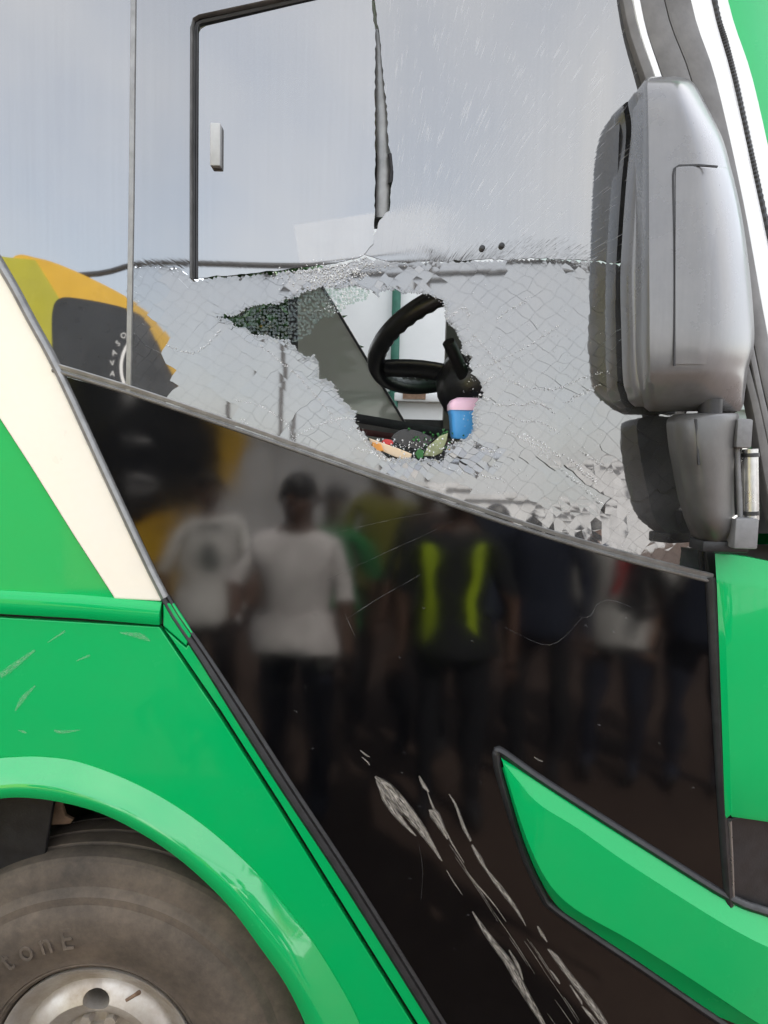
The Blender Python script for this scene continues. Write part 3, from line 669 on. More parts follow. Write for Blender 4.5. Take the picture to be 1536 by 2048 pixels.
# --- windscreen pillar and front corner (right edge of the picture)
def band(name, left, right, Y0, Y1, mat, crown=.0):
    rows = []
    l = spline(left, 5); r = spline(right, 5)
    for p, q in zip(l, r):
        A = P(p[0], p[1], Y0); B = P(q[0], q[1], Y1); d = B - A
        rows.append([A + Vector((0, .03, 0)), A, A + d * .12 - Vector((0, crown * .7, 0)), A + d * .5 - Vector((0, crown, 0)), A + d * .88 - Vector((0, crown * .7, 0)), B, B + Vector((0, .03, 0))])
    return from_bm(name, grid_mesh(rows), mat, BUS, angle=40)
band('window_pillar', [(1212, -300), (1242, 0), (1288, 160), (1376, 400), (1446, 620), (1498, 800), (1526, 960), (1560, 1120)], [(1232, -300), (1264, 0), (1312, 160), (1398, 400), (1466, 620), (1516, 800), (1550, 960), (1590, 1120)], -.003, -.003, M['grey_rubber'], .006)
band('pillar_bright_strip', [(1232, -300), (1264, 0), (1310, 160), (1396, 400), (1464, 620)], [(1246, -300), (1280, 0), (1326, 160), (1410, 400), (1476, 620)], -.002, .002, M['white_paint'], .004)
band('pillar_rubber', [(1246, -300), (1280, 0), (1328, 160), (1410, 400), (1476, 620), (1516, 800), (1550, 960), (1590, 1120)], [(1290, -300), (1328, 0), (1382, 160), (1440, 400), (1492, 620), (1530, 800), (1572, 960), (1610, 1120)], .002, .010, M['grey_rubber'], .005)
band('pillar_cover', [(1290, -300), (1330, 0), (1384, 160), (1442, 400), (1494, 620), (1532, 800), (1574, 960), (1612, 1120)], [(1338, -300), (1382, 0), (1432, 160), (1486, 400), (1526, 620), (1562, 800), (1600, 960), (1640, 1120)], .012, .03, M['grey_rubber'], .006)
band('front_pillar', [(1338, -300), (1382, 0), (1432, 160), (1486, 400), (1526, 620), (1562, 800), (1600, 960), (1640, 1120)], [(1372, -300), (1424, 0), (1466, 160), (1518, 400), (1566, 620), (1610, 800), (1650, 960), (1690, 1120)], .03, .085, M['white_paint'], .008)
rope_c = [(1374, -300), (1426, 0), (1450, 90), (1470, 170), (1496, 290), (1520, 400), (1568, 620), (1612, 800), (1652, 960)]
sp = spline(rope_c, 26); bm = bmesh.new(); tube(bm, [P(a, b_, .085) for a, b_ in sp], [.008 + .0016 * (k % 2) for k in range(len(sp))], 8)
from_bm('windscreen_cord', bm, M['rubber'], BUS)
band('windscreen_frame', [(1378, -300), (1430, 0), (1474, 160), (1524, 400), (1572, 620), (1616, 800), (1656, 960)], [(1400, -300), (1456, 0), (1506, 160), (1560, 400), (1612, 620), (1660, 800), (1700, 960)], .09, .13, M['white_paint'], .008)
band('front_cowl', [(1400, -300), (1456, 0), (1506, 160), (1560, 400), (1612, 620), (1660, 800), (1700, 960)], [(1640, -300), (1700, 0), (1720, 160), (1740, 400), (1760, 620), (1780, 800), (1800, 960)], .13, .42, M['green_paint'], .02)
# --- wing mirror
def bulge(name, rows, mat, parent, nu=22, prof=None, Yref=-.12, angle=50, nrow=5):
    """rows: (py, left px, right px, back y, depth towards the camera); prof(u) 0..1"""
    rr = spline(rows, nrow); g = []
    for py, xl, xr, yb, dp in rr:
        q = []
        for k in range(nu + 1):
            u = k / nu; yy = yb - dp * prof(u); q.append(P(xl + (xr - xl) * u, py, yy))
        a = q[0].copy(); c_ = q[-1].copy(); q = q + [Vector((c_.x, yb + .02, c_.z)), Vector((a.x, yb + .02, a.z))]
        g.append(q)
    return from_bm(name, grid_mesh(g, closed_u=True, cap=True), mat, parent, angle=angle)
def prof_house(u):
    if u < .07: return .45 + .5 * math.sin(u / .07 * math.pi / 2)
    if u < .55: return .95 + .05 * math.sin((u - .07) / .48 * math.pi / 2)
    t = (u - .55) / .45; return max(0, math.cos(t * math.pi / 2)) ** .75
hs = [(153, 1306, 1352, -.045, .02), (157, 1292, 1372, -.045, .06), (170, 1287, 1390, -.045, .085), (211, 1286, 1413, -.045, .105), (274, 1285, 1444, -.045, .115), (332, 1284, 1461, -.045, .12), (416, 1283, 1481, -.045, .125), (522, 1282, 1497, -.045, .13), (627, 1282, 1507, -.045, .132), (690, 1282, 1508, -.045, .13), (735, 1284, 1497, -.045, .123), (758, 1285, 1494, -.045, .108), (785, 1288, 1490, -.045, .078), (808, 1296, 1487, -.045, .045), (822, 1306, 1480, -.045, .01)]
MIR = bulge('wing_mirror', hs, M['faded_plastic'], BUS, 26, prof_house)
MIR['label'] = 'tall grey wing mirror on its hinged arm'
fl = [(186, 1272, 1292, -.022, 0.0250), (190, 1268, 1296, -.022, 0.0375), (240, 1276, 1296, -.022, 0.0440), (337, 1267, 1296, -.022, 0.0470), (448, 1259, 1296, -.022, 0.0490), (548, 1254, 1296, -.022, 0.0500), (660, 1256, 1296, -.022, 0.0500), (754, 1259, 1298, -.022, 0.0480), (786, 1266, 1300, -.022, 0.0425), (800, 1268, 1304, -.022, 0.0300), (812, 1278, 1306, -.022, 0.0150)]
bulge('mirror_bezel', fl, M['faded_plastic'], MIR, 8, lambda u: .55 + .4 * math.sin(min(1, u * 2.2) * math.pi / 2))
cv = [(331, 1356, 1440, -.0465, .118), (334, 1353, 1458, -.0465, .121), (346, 1352, 1464, -.0465, .1225), (416, 1351.5, 1480, -.0465, .1265), (522, 1351, 1496, -.0465, .1315), (627, 1351, 1506.5, -.0465, .1335), (690, 1351, 1507.5, -.0465, .1315), (728, 1351, 1498, -.0465, .1255)]
def prof_cover(u): return prof_house((1352 - 1269 + u * (1500 - 1352)) / (1500 - 1269.))
bulge('mirror_cover', cv, M['faded_plastic'], MIR, 20, prof_cover, angle=60)
sweep('cover_seam', [(1440, 329), (1401, 326), (1362, 327), (1353, 333), (1350.5, 346), (1350, 480), (1349.5, 620), (1349, 732)], 3.6, [(-1, -.004), (-1, .0005), (1, .0005), (1, -.004)], M['rubber'], MIR, -.1768,
      yf=lambda q: .0105 * max(0, min(1, (q.z - P(1350, 627, -.17).z) / (P(1350, 330, -.17).z - P(1350, 627, -.17).z))) + .03 * max(0, (q.x - .66) / .1) ** 2)
arm = [(826, 1392, 1474, -.06, .055), (834, 1344, 1478, -.06, .085), (880, 1342, 1471, -.06, .092), (940, 1352, 1468, -.055, .090), (1000, 1364, 1468, -.05, .085), (1050, 1380, 1470, -.045, .075), (1080, 1396, 1466, -.022, .055), (1092, 1412, 1456, -.022, .02)]
bulge('mirror_arm', arm, M['arm_plastic'], MIR, 18, lambda u: math.sin(math.pi * min(max(u, 0), 1)) ** .6)
tubeo('mirror_knuckle', [P(1420, 800, -.08), P(1420, 838, -.08)], [.026, .024], M['rubber'], MIR, 16)
sweep('arm_split', [(1392, 838), (1394, 880), (1398, 930)], 4, [(-1, -.004), (-1, .001), (1, .001), (1, -.004)], M['rubber'], MIR, -.148)
def pbox(name, x0, y0, x1, y1, yf_, yb, mat, bev=.005, parent=MIR):
    a_ = P(x0, y1, yf_); c_ = P(x1, y0, yf_); bm_ = bmesh.new(); box(bm_, (a_.x, yf_, a_.z), (c_.x, yb, c_.z))
    bmesh.ops.bevel(bm_, geom=list(bm_.edges), offset=bev, segments=2, profile=.5, affect='EDGES'); return from_bm(name, bm_, mat, parent, angle=40)
pbox('hinge_block', 1472, 838, 1508, 896, -.09, -.01, M['grey_plastic'])
pbox('hinge_block', 1468, 1038, 1520, 1098, -.10, -.005, M['grey_plastic'])
tubeo('hinge_pin', [P(1500, 898, -.055), P(1502, 1040, -.055)], .017, M['alloy'], MIR, 16)
for a_, b_ in ((906, 914), (1022, 1030)): tubeo('hinge_collar', [P(1500, a_, -.055), P(1500, b_, -.055)], .0195, M['black_plastic'], MIR, 16)
tubeo('hinge_rod', [P(1474, 894, -.06), P(1481, 1042, -.06)], .006, M['grey_plastic'], MIR, 10)
pbox('mirror_foot', 1405, 1084, 1500, 1104, -.07, .01, M['rubber'], .004)
# --- cab seen through the hole
BW = 2.42
def ipl(name, pts, mat): 
    bm_ = bmesh.new(); bm_.faces.new([bm_.verts.new(p) for p in pts]); return from_bm(name, bm_, mat, BUS)
X0, X1 = -3.2, 1.25
boxo('roof', (X0, -.0, 3.42), (X1 - .1, BW + .1, 3.5), M['white_paint'], BUS)
boxo('floor_deck', (X0, .66, .9), (X1 - .1, BW, .95), M['dark_interior'], BUS)
boxo('rear_bulkhead', (X0, .03, .9), (X0 + .05, BW, 3.42), M['grey_interior'], BUS)
boxo('off_side_lower', (X0, BW, .4), (X1 - .1, BW + .06, P(800, 838, BW).z), M['dark_interior'], BUS)
zt = 3.05
boxo('off_side_header', (X0, BW, zt), (X1 - .1, BW + .06, 3.42), M['dark_interior'], BUS)
pa = P(891, 700, BW); pb = P(940, 700, BW)
boxo('off_side_pillar', (pa.x, BW - .02, .95), (pb.x, BW + .06, 3.42), M['olive_trim'], BUS)
boxo('off_side_post', (-2.3, BW - .02, .95), (-2.15, BW + .06, 3.42), M['dark_interior'], BUS)
q1 = [(560, 455), (674, 620), (812, 852), (600, 852), (560, 852)]
plate('sliding_pane', [(596, 560), (640, 566), (812, 852), (720, 846), (596, 830)], BW - .25, .006, M['tinted_pane'], BUS)
sweep('pane_edge', [(634, 557), (674, 620), (812, 850)], 5, FLAT, M['rubber'], BUS, BW - .255)
sweep('sill_rail', [(300, 792), (712, 836), (900, 868), (1300, 925)], 18, FLAT, M['rubber'], BUS, BW - .27)
sweep('sill_stripe', [(300, 815), (712, 862), (900, 890), (1300, 946)], 12, FLAT, M['maroon'], BUS, BW - .30)
sweep('sill_board', [(300, 845), (712, 890), (900, 918), (1300, 970)], 44, FLAT, M['grey_interior'], BUS, BW - .30)
plate('pane_post', [(576, 560), (597, 560), (597, 845), (576, 845)], BW - .24, .03, M['rubber'], BUS)
# dash cowl rising away from the window sill
a = P(620, 930, .02); rows = []
for x in [-.9, -.3, -.1, .1, .3, .6, 1.05]:
    rows.append([Vector((x, .045 + gy(Vector((x, 0, 0))), 1.70)), Vector((x, .046 + gy(Vector((x, 0, 0))), 1.842)), Vector((x, .10, 1.862)), Vector((x, .25, 1.895)), Vector((x, .40, 1.905)), Vector((x, .52, 1.86)), Vector((x, .54, 1.2))])
from_bm('dash_cowl', grid_mesh(rows), M['dark_interior'], BUS, angle=30)
boxo('front_dash', (.85, .55, 1.0), (1.1, BW, 1.92), M['dark_interior'], BUS, .02)
boxo('front_panel', (1.10, .35, .45), (1.2, BW, 1.94), M['green_paint'], BUS, .03)
ipl('windscreen', [(X1 - .25, .35, 1.95), (X1 - .25, BW, 1.95), (X1 - .6, BW, 3.42), (X1 - .6, .3, 3.42)], M['windscreen_glass'])
# steering wheel
SC = P(922, 676, .42); sn = Vector((-.31, .36, .84)).normalized()
u = sn.cross(Vector((0, 1, 0))).normalized(); v = sn.cross(u); SR = .248
rows = []
for k in range(96):
    a = 2 * math.pi * k / 96; rd = u * math.cos(a) + v * math.sin(a)
    grip = .0032 * (1 if k % 2 else -1); q = []
    for s in range(12):
        b_ = 2 * math.pi * s / 12; inner = max(0, -math.cos(b_)); rr_ = .0235 + (grip * inner if True else 0)
        q.append(SC + rd * (SR + rr_ * math.cos(b_)) + sn * (rr_ * 1.1 * math.sin(b_)))
    rows.append(q)
rows.append(rows[0])
bm = grid_mesh(rows, closed_u=True); bmesh.ops.remove_doubles(bm, verts=bm.verts, dist=1e-6)
SW = from_bm('steering_wheel', bm, M['black_plastic'], BUS, smooth=True)
HUBC = SC - sn * .145
def spoke(ang):
    rd = u * math.cos(ang) + v * math.sin(ang); td = sn.cross(rd); rows_ = []
    for t in range(9):
        s = t / 8; w_ = .066 - .018 * s; c_ = HUBC + (SC + rd * SR - HUBC) * s + sn * (.018 * math.sin(s * math.pi)); th = .013
        rows_.append([c_ + td * w_ + sn * th * .2, c_ + td * w_ * .6 + sn * th, c_ - td * w_ * .6 + sn * th, c_ - td * w_ + sn * th * .2, c_ - td * w_ * .6 - sn * th, c_ + td * w_ * .6 - sn * th])
    from_bm('spoke', grid_mesh(rows_, closed_u=True, cap=True), M['black_plastic'], SW, smooth=True)
tgt = P(745, 722, .42) - SC; base = math.atan2(tgt.dot(v), tgt.dot(u))
for dlt in (0, 120, 240): spoke(base + R(dlt - 4))
rows = []
for h, r_ in ((-.10, .05), (-.08, .085), (-.04, .112), (.0, .118), (.045, .108), (.08, .075), (.09, .02)):
    rows.append([HUBC + sn * h + (u * math.cos(6.2832 * k / 28) + v * math.sin(6.2832 * k / 28)) * r_ for k in range(28)])
from_bm('hub', grid_mesh(rows, closed_u=True, cap=True), M['black_plastic'], SW, smooth=True)
tubeo('column', [HUBC - sn * .05, HUBC - sn * .16, HUBC - sn * .55], [.05, .045, .05], M['black_plastic'], SW, 18)
tubeo('stalk', [P(897, 684, .22), P(905, 700, .235), P(925, 745, .27), P(938, 790, .30)], [.0165, .0175, .0175, .013], M['rubber'], SW, 14)
pbox('ignition_switch', 915, 765, 962, 800, .34, .46, M['black_plastic'], .006, SW)
# ------------------------------------------------------------------ things lying on the cowl
box_e = empty('lunch_box', P(928, 876, .12)); tag(box_e, 'light blue plastic tub with pink lid standing behind the broken glass', 'food tub')
def tub(name, rows_px, mat, yc, dep):
    rows_ = []
    for py, xl, xr, k in rows_px:
        a_ = P(xl, py, yc); c_ = P(xr, py, yc); m_ = (a_ + c_) / 2; hw = (c_.x - a_.x) / 2; r_ = []
        for t in range(32):
            t_ = 6.2832 * t / 32; ct, st_ = math.cos(t_), math.sin(t_); e_ = .32
            r_.append(Vector((m_.x + hw * math.copysign(abs(ct) ** e_, ct), m_.y + dep * k * math.copysign(abs(st_) ** e_, st_), m_.z + .0)))
        rows_.append(r_)
    bm_ = grid_mesh(rows_, closed_u=True, cap=True); me_o = from_bm(name, bm_, mat, box_e, angle=45); return me_o
tub('tub_body', [(878, 904, 948, .85), (872, 902, 950, .9), (832, 899, 955, .97), (826, 897, 957, 1.0), (818, 897, 958, 1.02)], M['blue_plastic'], .12, .045)
tub('lid', [(822, 896, 960, 1.04), (810, 896, 961, 1.05), (802, 901, 959, 1.0), (797, 912, 956, .8)], M['pink_plastic'], .12, .047)
wal = plate('sunglass_lens', spline([(788, 868), (808, 858), (840, 863), (866, 878), (858, 890), (838, 899), (806, 893), (784, 880)], 4, True), .10, .006, M['screen_black'], None, .002)
tag(wal, 'smooth black lens lying on the debris below the steering wheel', 'lens')
lf = plate('bottle_shard', [(847, 912), (856, 893), (880, 872), (896, 866), (894, 880), (884, 906), (868, 913)], .05, .01, M['pale_leaf'], None, .002)
tag(lf, 'pale green flake of bottle glass leaning on the rubble', 'glass shard')
lg = plate('leaf_scrap', [(830, 908), (838, 896), (848, 902), (846, 916), (836, 918)], .045, .006, M['leaf_green'], None, .001)
tag(lg, 'small bright green scrap left of the pale flake', 'scrap')
st1 = plate('card_strip', [(738, 876), (760, 884), (800, 898), (824, 908), (820, 924), (790, 914), (758, 900), (742, 894)], .05, .008, M['cream_card'], None, .002)
tag(st1, 'cream coloured strip along the lower rim of the hole', 'strip')
oc = plate('orange_cap', [(744, 884), (762, 888), (768, 902), (752, 904), (744, 896)], .035, .01, M['orange_plastic'], None, .002)
tag(oc, 'orange plastic end at the left of the cream strip', 'cap')
rd_ = plate('red_cap', spline([(764, 882), (772, 878), (784, 881), (786, 888), (776, 891), (766, 888)], 3, True), .06, .012, M['red_plastic'], None, .003)
tag(rd_, 'small red cap among the glass crumbs', 'cap')
bm = bmesh.new()
for _ in range(260):
    a = random.uniform(735, 945); b_ = random.uniform(878, 922); y = random.uniform(.015, .12)
    crumb(bm, P(a, b_, y), random.uniform(.0015, .0045))
tag(from_bm('glass_crumbs', bm, [M['crushed_glass']]), 'heap of loose glass crumbs on the dash below the hole', 'glass crumbs', kind='stuff')
bm = bmesh.new()
for _ in range(70):
    a = random.choice((random.gauss(885, 18), random.gauss(845, 20))); b_ = random.gauss(880, 12); crumb(bm, P(a, b_, random.uniform(.05, .16)), random.uniform(.003, .007))
tag(from_bm('green_crumbs', bm, M['leaf_green']), 'green and dark glass crumbs scattered behind the black lens', 'glass crumbs', kind='stuff')
# ------------------------------------------------------------------ beyond the bus: painted wall and a tree
WY = 5.2
wl = empty('white_wall', (0, WY, 0)); tag(wl, 'white wall with green stripes seen through the broken window', 'wall')
xw0 = P(590, 700, WY).x
boxo('wall_face', (xw0, WY, 0), (9, WY + .25, 5.2), M['wall_white'], wl)
zl = P(790, 794, WY).z
boxo('ledge', (P(788, 794, WY).x, WY - .10, zl - .04), (9, WY - .001, zl + .035), M['wall_white'], wl, .01)
boxo('ledge_board', (P(805, 794, WY).x, WY - .113, zl - .02), (P(850, 794, WY).x, WY - .102, zl + .036), M['brown_wood'], wl)
boxo('green_band', (xw0 - .0, WY - .03, P(790, 812, WY).z), (P(786, 794, WY).x, WY - .002, zl + .045), M['wall_green'], wl)
tubeo('drain_pipe', [(P(790, 700, WY).x, WY - .06, 0), (P(790, 700, WY).x, WY - .06, 5.2)], .038, M['wall_green'], wl, 12)
def tree(name, loc, h, rad, label, nl=900):
    t = empty(name, loc); tag(t, label, 'tree'); rnd = random.Random(int(h * 100)); loc = Vector(loc)
    bm_ = bmesh.new(); top_ = loc + Vector((0, 0, h * .75))
    tube(bm_, [loc, loc + Vector((.05, 0, h * .3)), loc + Vector((-.04, .03, h * .55)), top_], [.13, .10, .08, .04], 9)
    for k in range(6):
        a_ = rnd.random() * 6.28; s_ = loc + Vector((0, 0, h * rnd.uniform(.35, .6))); e_ = s_ + Vector((math.cos(a_) * rad * .8, math.sin(a_) * rad * .8, h * .22))
        tube(bm_, [s_, (s_ + e_) / 2 + Vector((0, 0, .05)), e_], [.05, .035, .015], 6)
    from_bm('trunk', bm_, M['bark'], t)
    bm_ = bmesh.new()
    cl_ = [(loc + Vector((rnd.gauss(0, rad * .5), rnd.gauss(0, rad * .5), h * rnd.uniform(.38, 1.0))), rad * rnd.uniform(.25, .5)) for _ in range(16)]
    for _ in range(nl):
        c_, s_ = rnd.choice(cl_); d_ = Vector((rnd.gauss(0, 1), rnd.gauss(0, 1), rnd.gauss(0, 1))).normalized() * s_ * rnd.random() ** .4; p_ = c_ + d_
        Mx = Matrix.Translation(p_) @ Matrix.Rotation(rnd.random() * 6, 4, 'X') @ Matrix.Rotation(rnd.random() * 6, 4, 'Z'); sz = rnd.uniform(.05, .10)
        bm_.faces.new([bm_.verts.new(Mx @ Vector((x_ * sz, 0, z_ * sz))) for x_, z_ in ((-1.4, 0), (0, -.5), (1.4, 0), (0, .5))])
    f_ = from_bm('crown', bm_, M['foliage'], t); f_['kind'] = 'stuff'; return t
p_ = P(490, 640, 4.3)
tree('leafy_tree', (p_.x, 4.3, 0), 3.9, .75, 'dark green tree behind the hanging clear glass', 4500)
tree('leafy_tree', (p_.x - 1.9, 5.0, 0), 4.4, 1.0, 'broad dark tree further back beyond the bus', 1500)
# ------------------------------------------------------------------ mirrored in the glass: yellow bus, cables, pole
YB = 6.2
yb = empty('yellow_bus', V(150, 1100, YB) * 1.0 - Vector((0, 0, V(150, 1100, YB).z))); tag(yb, 'yellow bus with black windscreen mirrored in the dark panel', 'bus')
def vplate(name, pts, d, thick, mat, parent, bevel=.0, dirv=(0, -1, 0)):
    bm_ = bmesh.new(); f_ = bm_.faces.new([bm_.verts.new(V(a_, b_, d)) for a_, b_ in pts]); r_ = bmesh.ops.extrude_face_region(bm_, geom=[f_])
    nv = [g_ for g_ in r_['geom'] if isinstance(g_, bmesh.types.BMVert)]; bmesh.ops.translate(bm_, verts=nv, vec=Vector(dirv) * thick)
    return from_bm(name, bm_, mat, parent, angle=35)
out_y = spline([(-30, 640), (20, 520), (75, 516), (150, 542), (250, 592), (320, 640), (385, 730), (458, 822), (486, 890), (474, 950), (432, 1005), (405, 1060), (400, 1180)], 5) + [(60, 1180), (-60, 1000)]
vplate('body', out_y, YB, 7.0, M['yellow_paint'], yb, dirv=(-.62, -.78, 0))
vplate('side_skin', spline([(-260, 700), (-190, 560), (-60, 512), (30, 516), (70, 520)], 4) + [(120, 600), (105, 700), (130, 1200), (-260, 1200)], YB - .012, .01, M['lime_paint'], yb)
scr = spline([(104, 690), (104, 625), (118, 597), (160, 597), (250, 616), (300, 645), (345, 735), (400, 830), (440, 858), (448, 900), (428, 955), (395, 1003)], 5) + [(340, 1030), (290, 1045), (200, 1100), (110, 900)]
vplate('windscreen', scr, YB - .03, .02, M['screen_black'], yb)
vplate('bumper', [(250, 1075), (300, 1055), (350, 1030), (405, 1035), (400, 1120), (260, 1120)], YB - .10, .09, M['yellow_paint'], yb)
def ring_v(cx, cy_, rx, ry, wd, d, mat, nm, a0=0, a1=360):
    rows_ = []
    for k in range(33):
        t_ = R(a0 + (a1 - a0) * k / 32)
        rows_.append([V(cx + (rx + s_ * wd) * math.cos(t_), cy_ + (ry + s_ * wd) * math.sin(t_), d) for s_ in (-.5, .5)])
    return from_bm(nm, grid_mesh(rows_), mat, yb)
ring_v(285, 966, 20, 15, 5, YB - .035, M['decal_white'], 'emblem', 20, 165); ring_v(285, 966, 20, 15, 5, YB - .035, M['decal_white'], 'emblem', 200, 345)
ring_v(262, 790, 14, 16, 12, YB - .035, M['decal_white'], 'emblem')
ring_v(290, 735, 48, 66, 6, YB - .035, M['decal_white'], 'emblem', 120, 235)
for k, chh in enumerate('TADAVASO'):
    a = R(128 + k * 14.5); cu = bpy.data.curves.new('lettering', 'FONT'); cu.body = chh; cu.size = .075; cu.extrude = .001; cu.align_x = 'CENTER'; cu.align_y = 'CENTER'
    t = bpy.data.objects.new('t', cu); COL.objects.link(t); dg = bpy.context.evaluated_depsgraph_get(); me = bpy.data.meshes.new_from_object(t.evaluated_get(dg)); bpy.data.objects.remove(t)
    pos = V(290 + 66 * math.cos(a), 735 + 84 * math.sin(a), YB - .035)
    me.transform(Matrix.Translation(pos) @ Matrix.Diagonal((1, -1, 1, 1)) @ Matrix.Rotation(R(90) - (a - R(180)) * 1.0 - R(90), 4, 'Y') @ Matrix.Rotation(R(90), 4, 'X'))
    link('lettering', me, M['decal_white'], yb)
for x_ in (262, 285): vplate('number_plate' if x_ == 285 else 'badge', [(x_ - (8 if x_ == 285 else 3), 884), (x_ + (9 if x_ == 285 else 3), 885), (x_ + (9 if x_ == 285 else 3), 891), (x_ - (8 if x_ == 285 else 3), 890)], YB - .04, .008, M['decal_white'], yb)
for sx_, yy in ((-3.2, -7.4), (-5.4, -10.2)):
    if True:
        bm = revolve_y([(.2, -.1), (.5, -.12), (.52, -.05), (.52, .05), (.5, .12), (.2, .1)], Vector((sx_, yy, .52)), 28)
        bmesh.ops.rotate(bm, verts=bm.verts, cent=(sx_, yy, .52), matrix=Matrix.Rotation(R(52), 3, 'Z')); from_bm('tyre', bm, M['rubber'], yb, smooth=True)
# long pale wall added behind the crowd to lighten what the bus side reflects
yw = empty('added_wall', (6, -13.2, 0)); tag(yw, 'added pale wall that lightens the reflection above the heads of the crowd', 'wall')
boxo('wall_face', (-14, -13.3, 0), (22, -13.08, 2.05), M['wall_pale'], yw)
boxo('coping', (-14.05, -13.36, 2.05), (22.05, -13.02, 2.15), M['wall_pale'], yw)
for k in range(13): boxo('pier', (-14 + k * 3 - .18, -13.08, 0), (-14 + k * 3 + .18, -12.98, 2.045), M['wall_pale'], yw)
bb = empty('signboard', V(740, 1000, 16)); bb.location.z = 0; OFF[bb] = Vector(bb.location); tag(bb, 'blank white signboard on two posts mirrored across the vent pane', 'signboard')
vplate('board', [(588, 450), (890, 405), (890, 496), (600, 528)], 16, .08, M['board_white'], bb)
for px in (612, 868):
    c = V(px, 470, 16.1); tubeo('post', [(c.x, -16.12, 0), (c.x, -16.12, c.z)], .05, M['pole_wood'], bb, 8)
# overhead cables
def cable(label, pts, d, r_):
    bm_ = bmesh.new(); tube(bm_, [V(a_, b_, d) for a_, b_ in spline(pts, 6)], r_, 8); o_ = from_bm('overhead_cable', bm_, M['cable_black'], None, smooth=True)
    tag(o_, label, 'cable', 'overhead cables')
cable('thick overhead cable mirrored as the upper dark line in the window', [(-900, 560), (-200, 552), (165, 550), (300, 527), (600, 532), (900, 524), (1200, 516), (1900, 540)], 9.0, .040)
cable('thin overhead cable mirrored lower than the thick one', [(-900, 900), (300, 905), (520, 900), (780, 945), (1320, 1000), (1900, 960)], 9.6, .022)
po = empty('utility_pole', V(1316, 1080, 11) * 1.0); po.location.z = 0; OFF[po] = Vector(po.location); tag(po, 'dark utility pole mirrored at the right end of the glass', 'pole')
a_ = V(1316, 1000, 11)
tubeo('post', [(a_.x, -11, 0), (a_.x, -11, V(1316, 945, 11).z)], [.11, .09], M['pole_wood'], po, 12)
boxo('cross_arm', (a_.x - .75, -10.95, V(1316, 1010, 11).z), (a_.x + .35, -10.85, V(1316, 1000, 11).z), M['pole_wood'], po)
for k in range(3): tubeo('insulator', [(a_.x - .6 + k * .4, -10.9, V(1316, 1000, 11).z), (a_.x - .6 + k * .4, -10.9, V(1316, 990, 11).z)], [.05, .03], M['rubber'], po, 8)
def shrub(loc, rad, label, seed):
    t = empty('shrub', loc); tag(t, label, 'shrub', 'shrubs mirrored behind the crowd'); rnd = random.Random(seed); bm_ = bmesh.new(); loc = Vector(loc)
    for _ in range(500):
        d_ = Vector((rnd.gauss(0, 1), rnd.gauss(0, 1), abs(rnd.gauss(0, 1)))).normalized() * rad * rnd.random() ** .4; p_ = loc + d_
        Mx = Matrix.Translation(p_) @ Matrix.Rotation(rnd.random() * 6, 4, 'X') @ Matrix.Rotation(rnd.random() * 6, 4, 'Z'); sz = rnd.uniform(.06, .14)
        bm_.faces.new([bm_.verts.new(Mx @ Vector((x_ * sz, 0, z_ * sz))) for x_, z_ in ((-1.4, 0), (0, -.5), (1.4, 0), (0, .5))])
    f_ = from_bm('foliage', bm_, M['foliage'], t); f_['kind'] = 'stuff'
    bm_ = bmesh.new(); tube(bm_, [loc, loc + Vector((0, 0, rad * .7))], [.06, .03], 6); from_bm('stem', bm_, M['bark'], t)
for k, px in enumerate((1230, 1330, 1430, 1120)):
    v_ = V(px, 1090, 10); shrub((v_.x, -10 - k * .3, 0), 1.15, ('rounded shrub left of the mirrored pole', 'rounded shrub at the foot of the mirrored pole', 'rounded shrub right of the mirrored pole', 'shrub furthest left of the mirrored pole')[k], 40 + k)
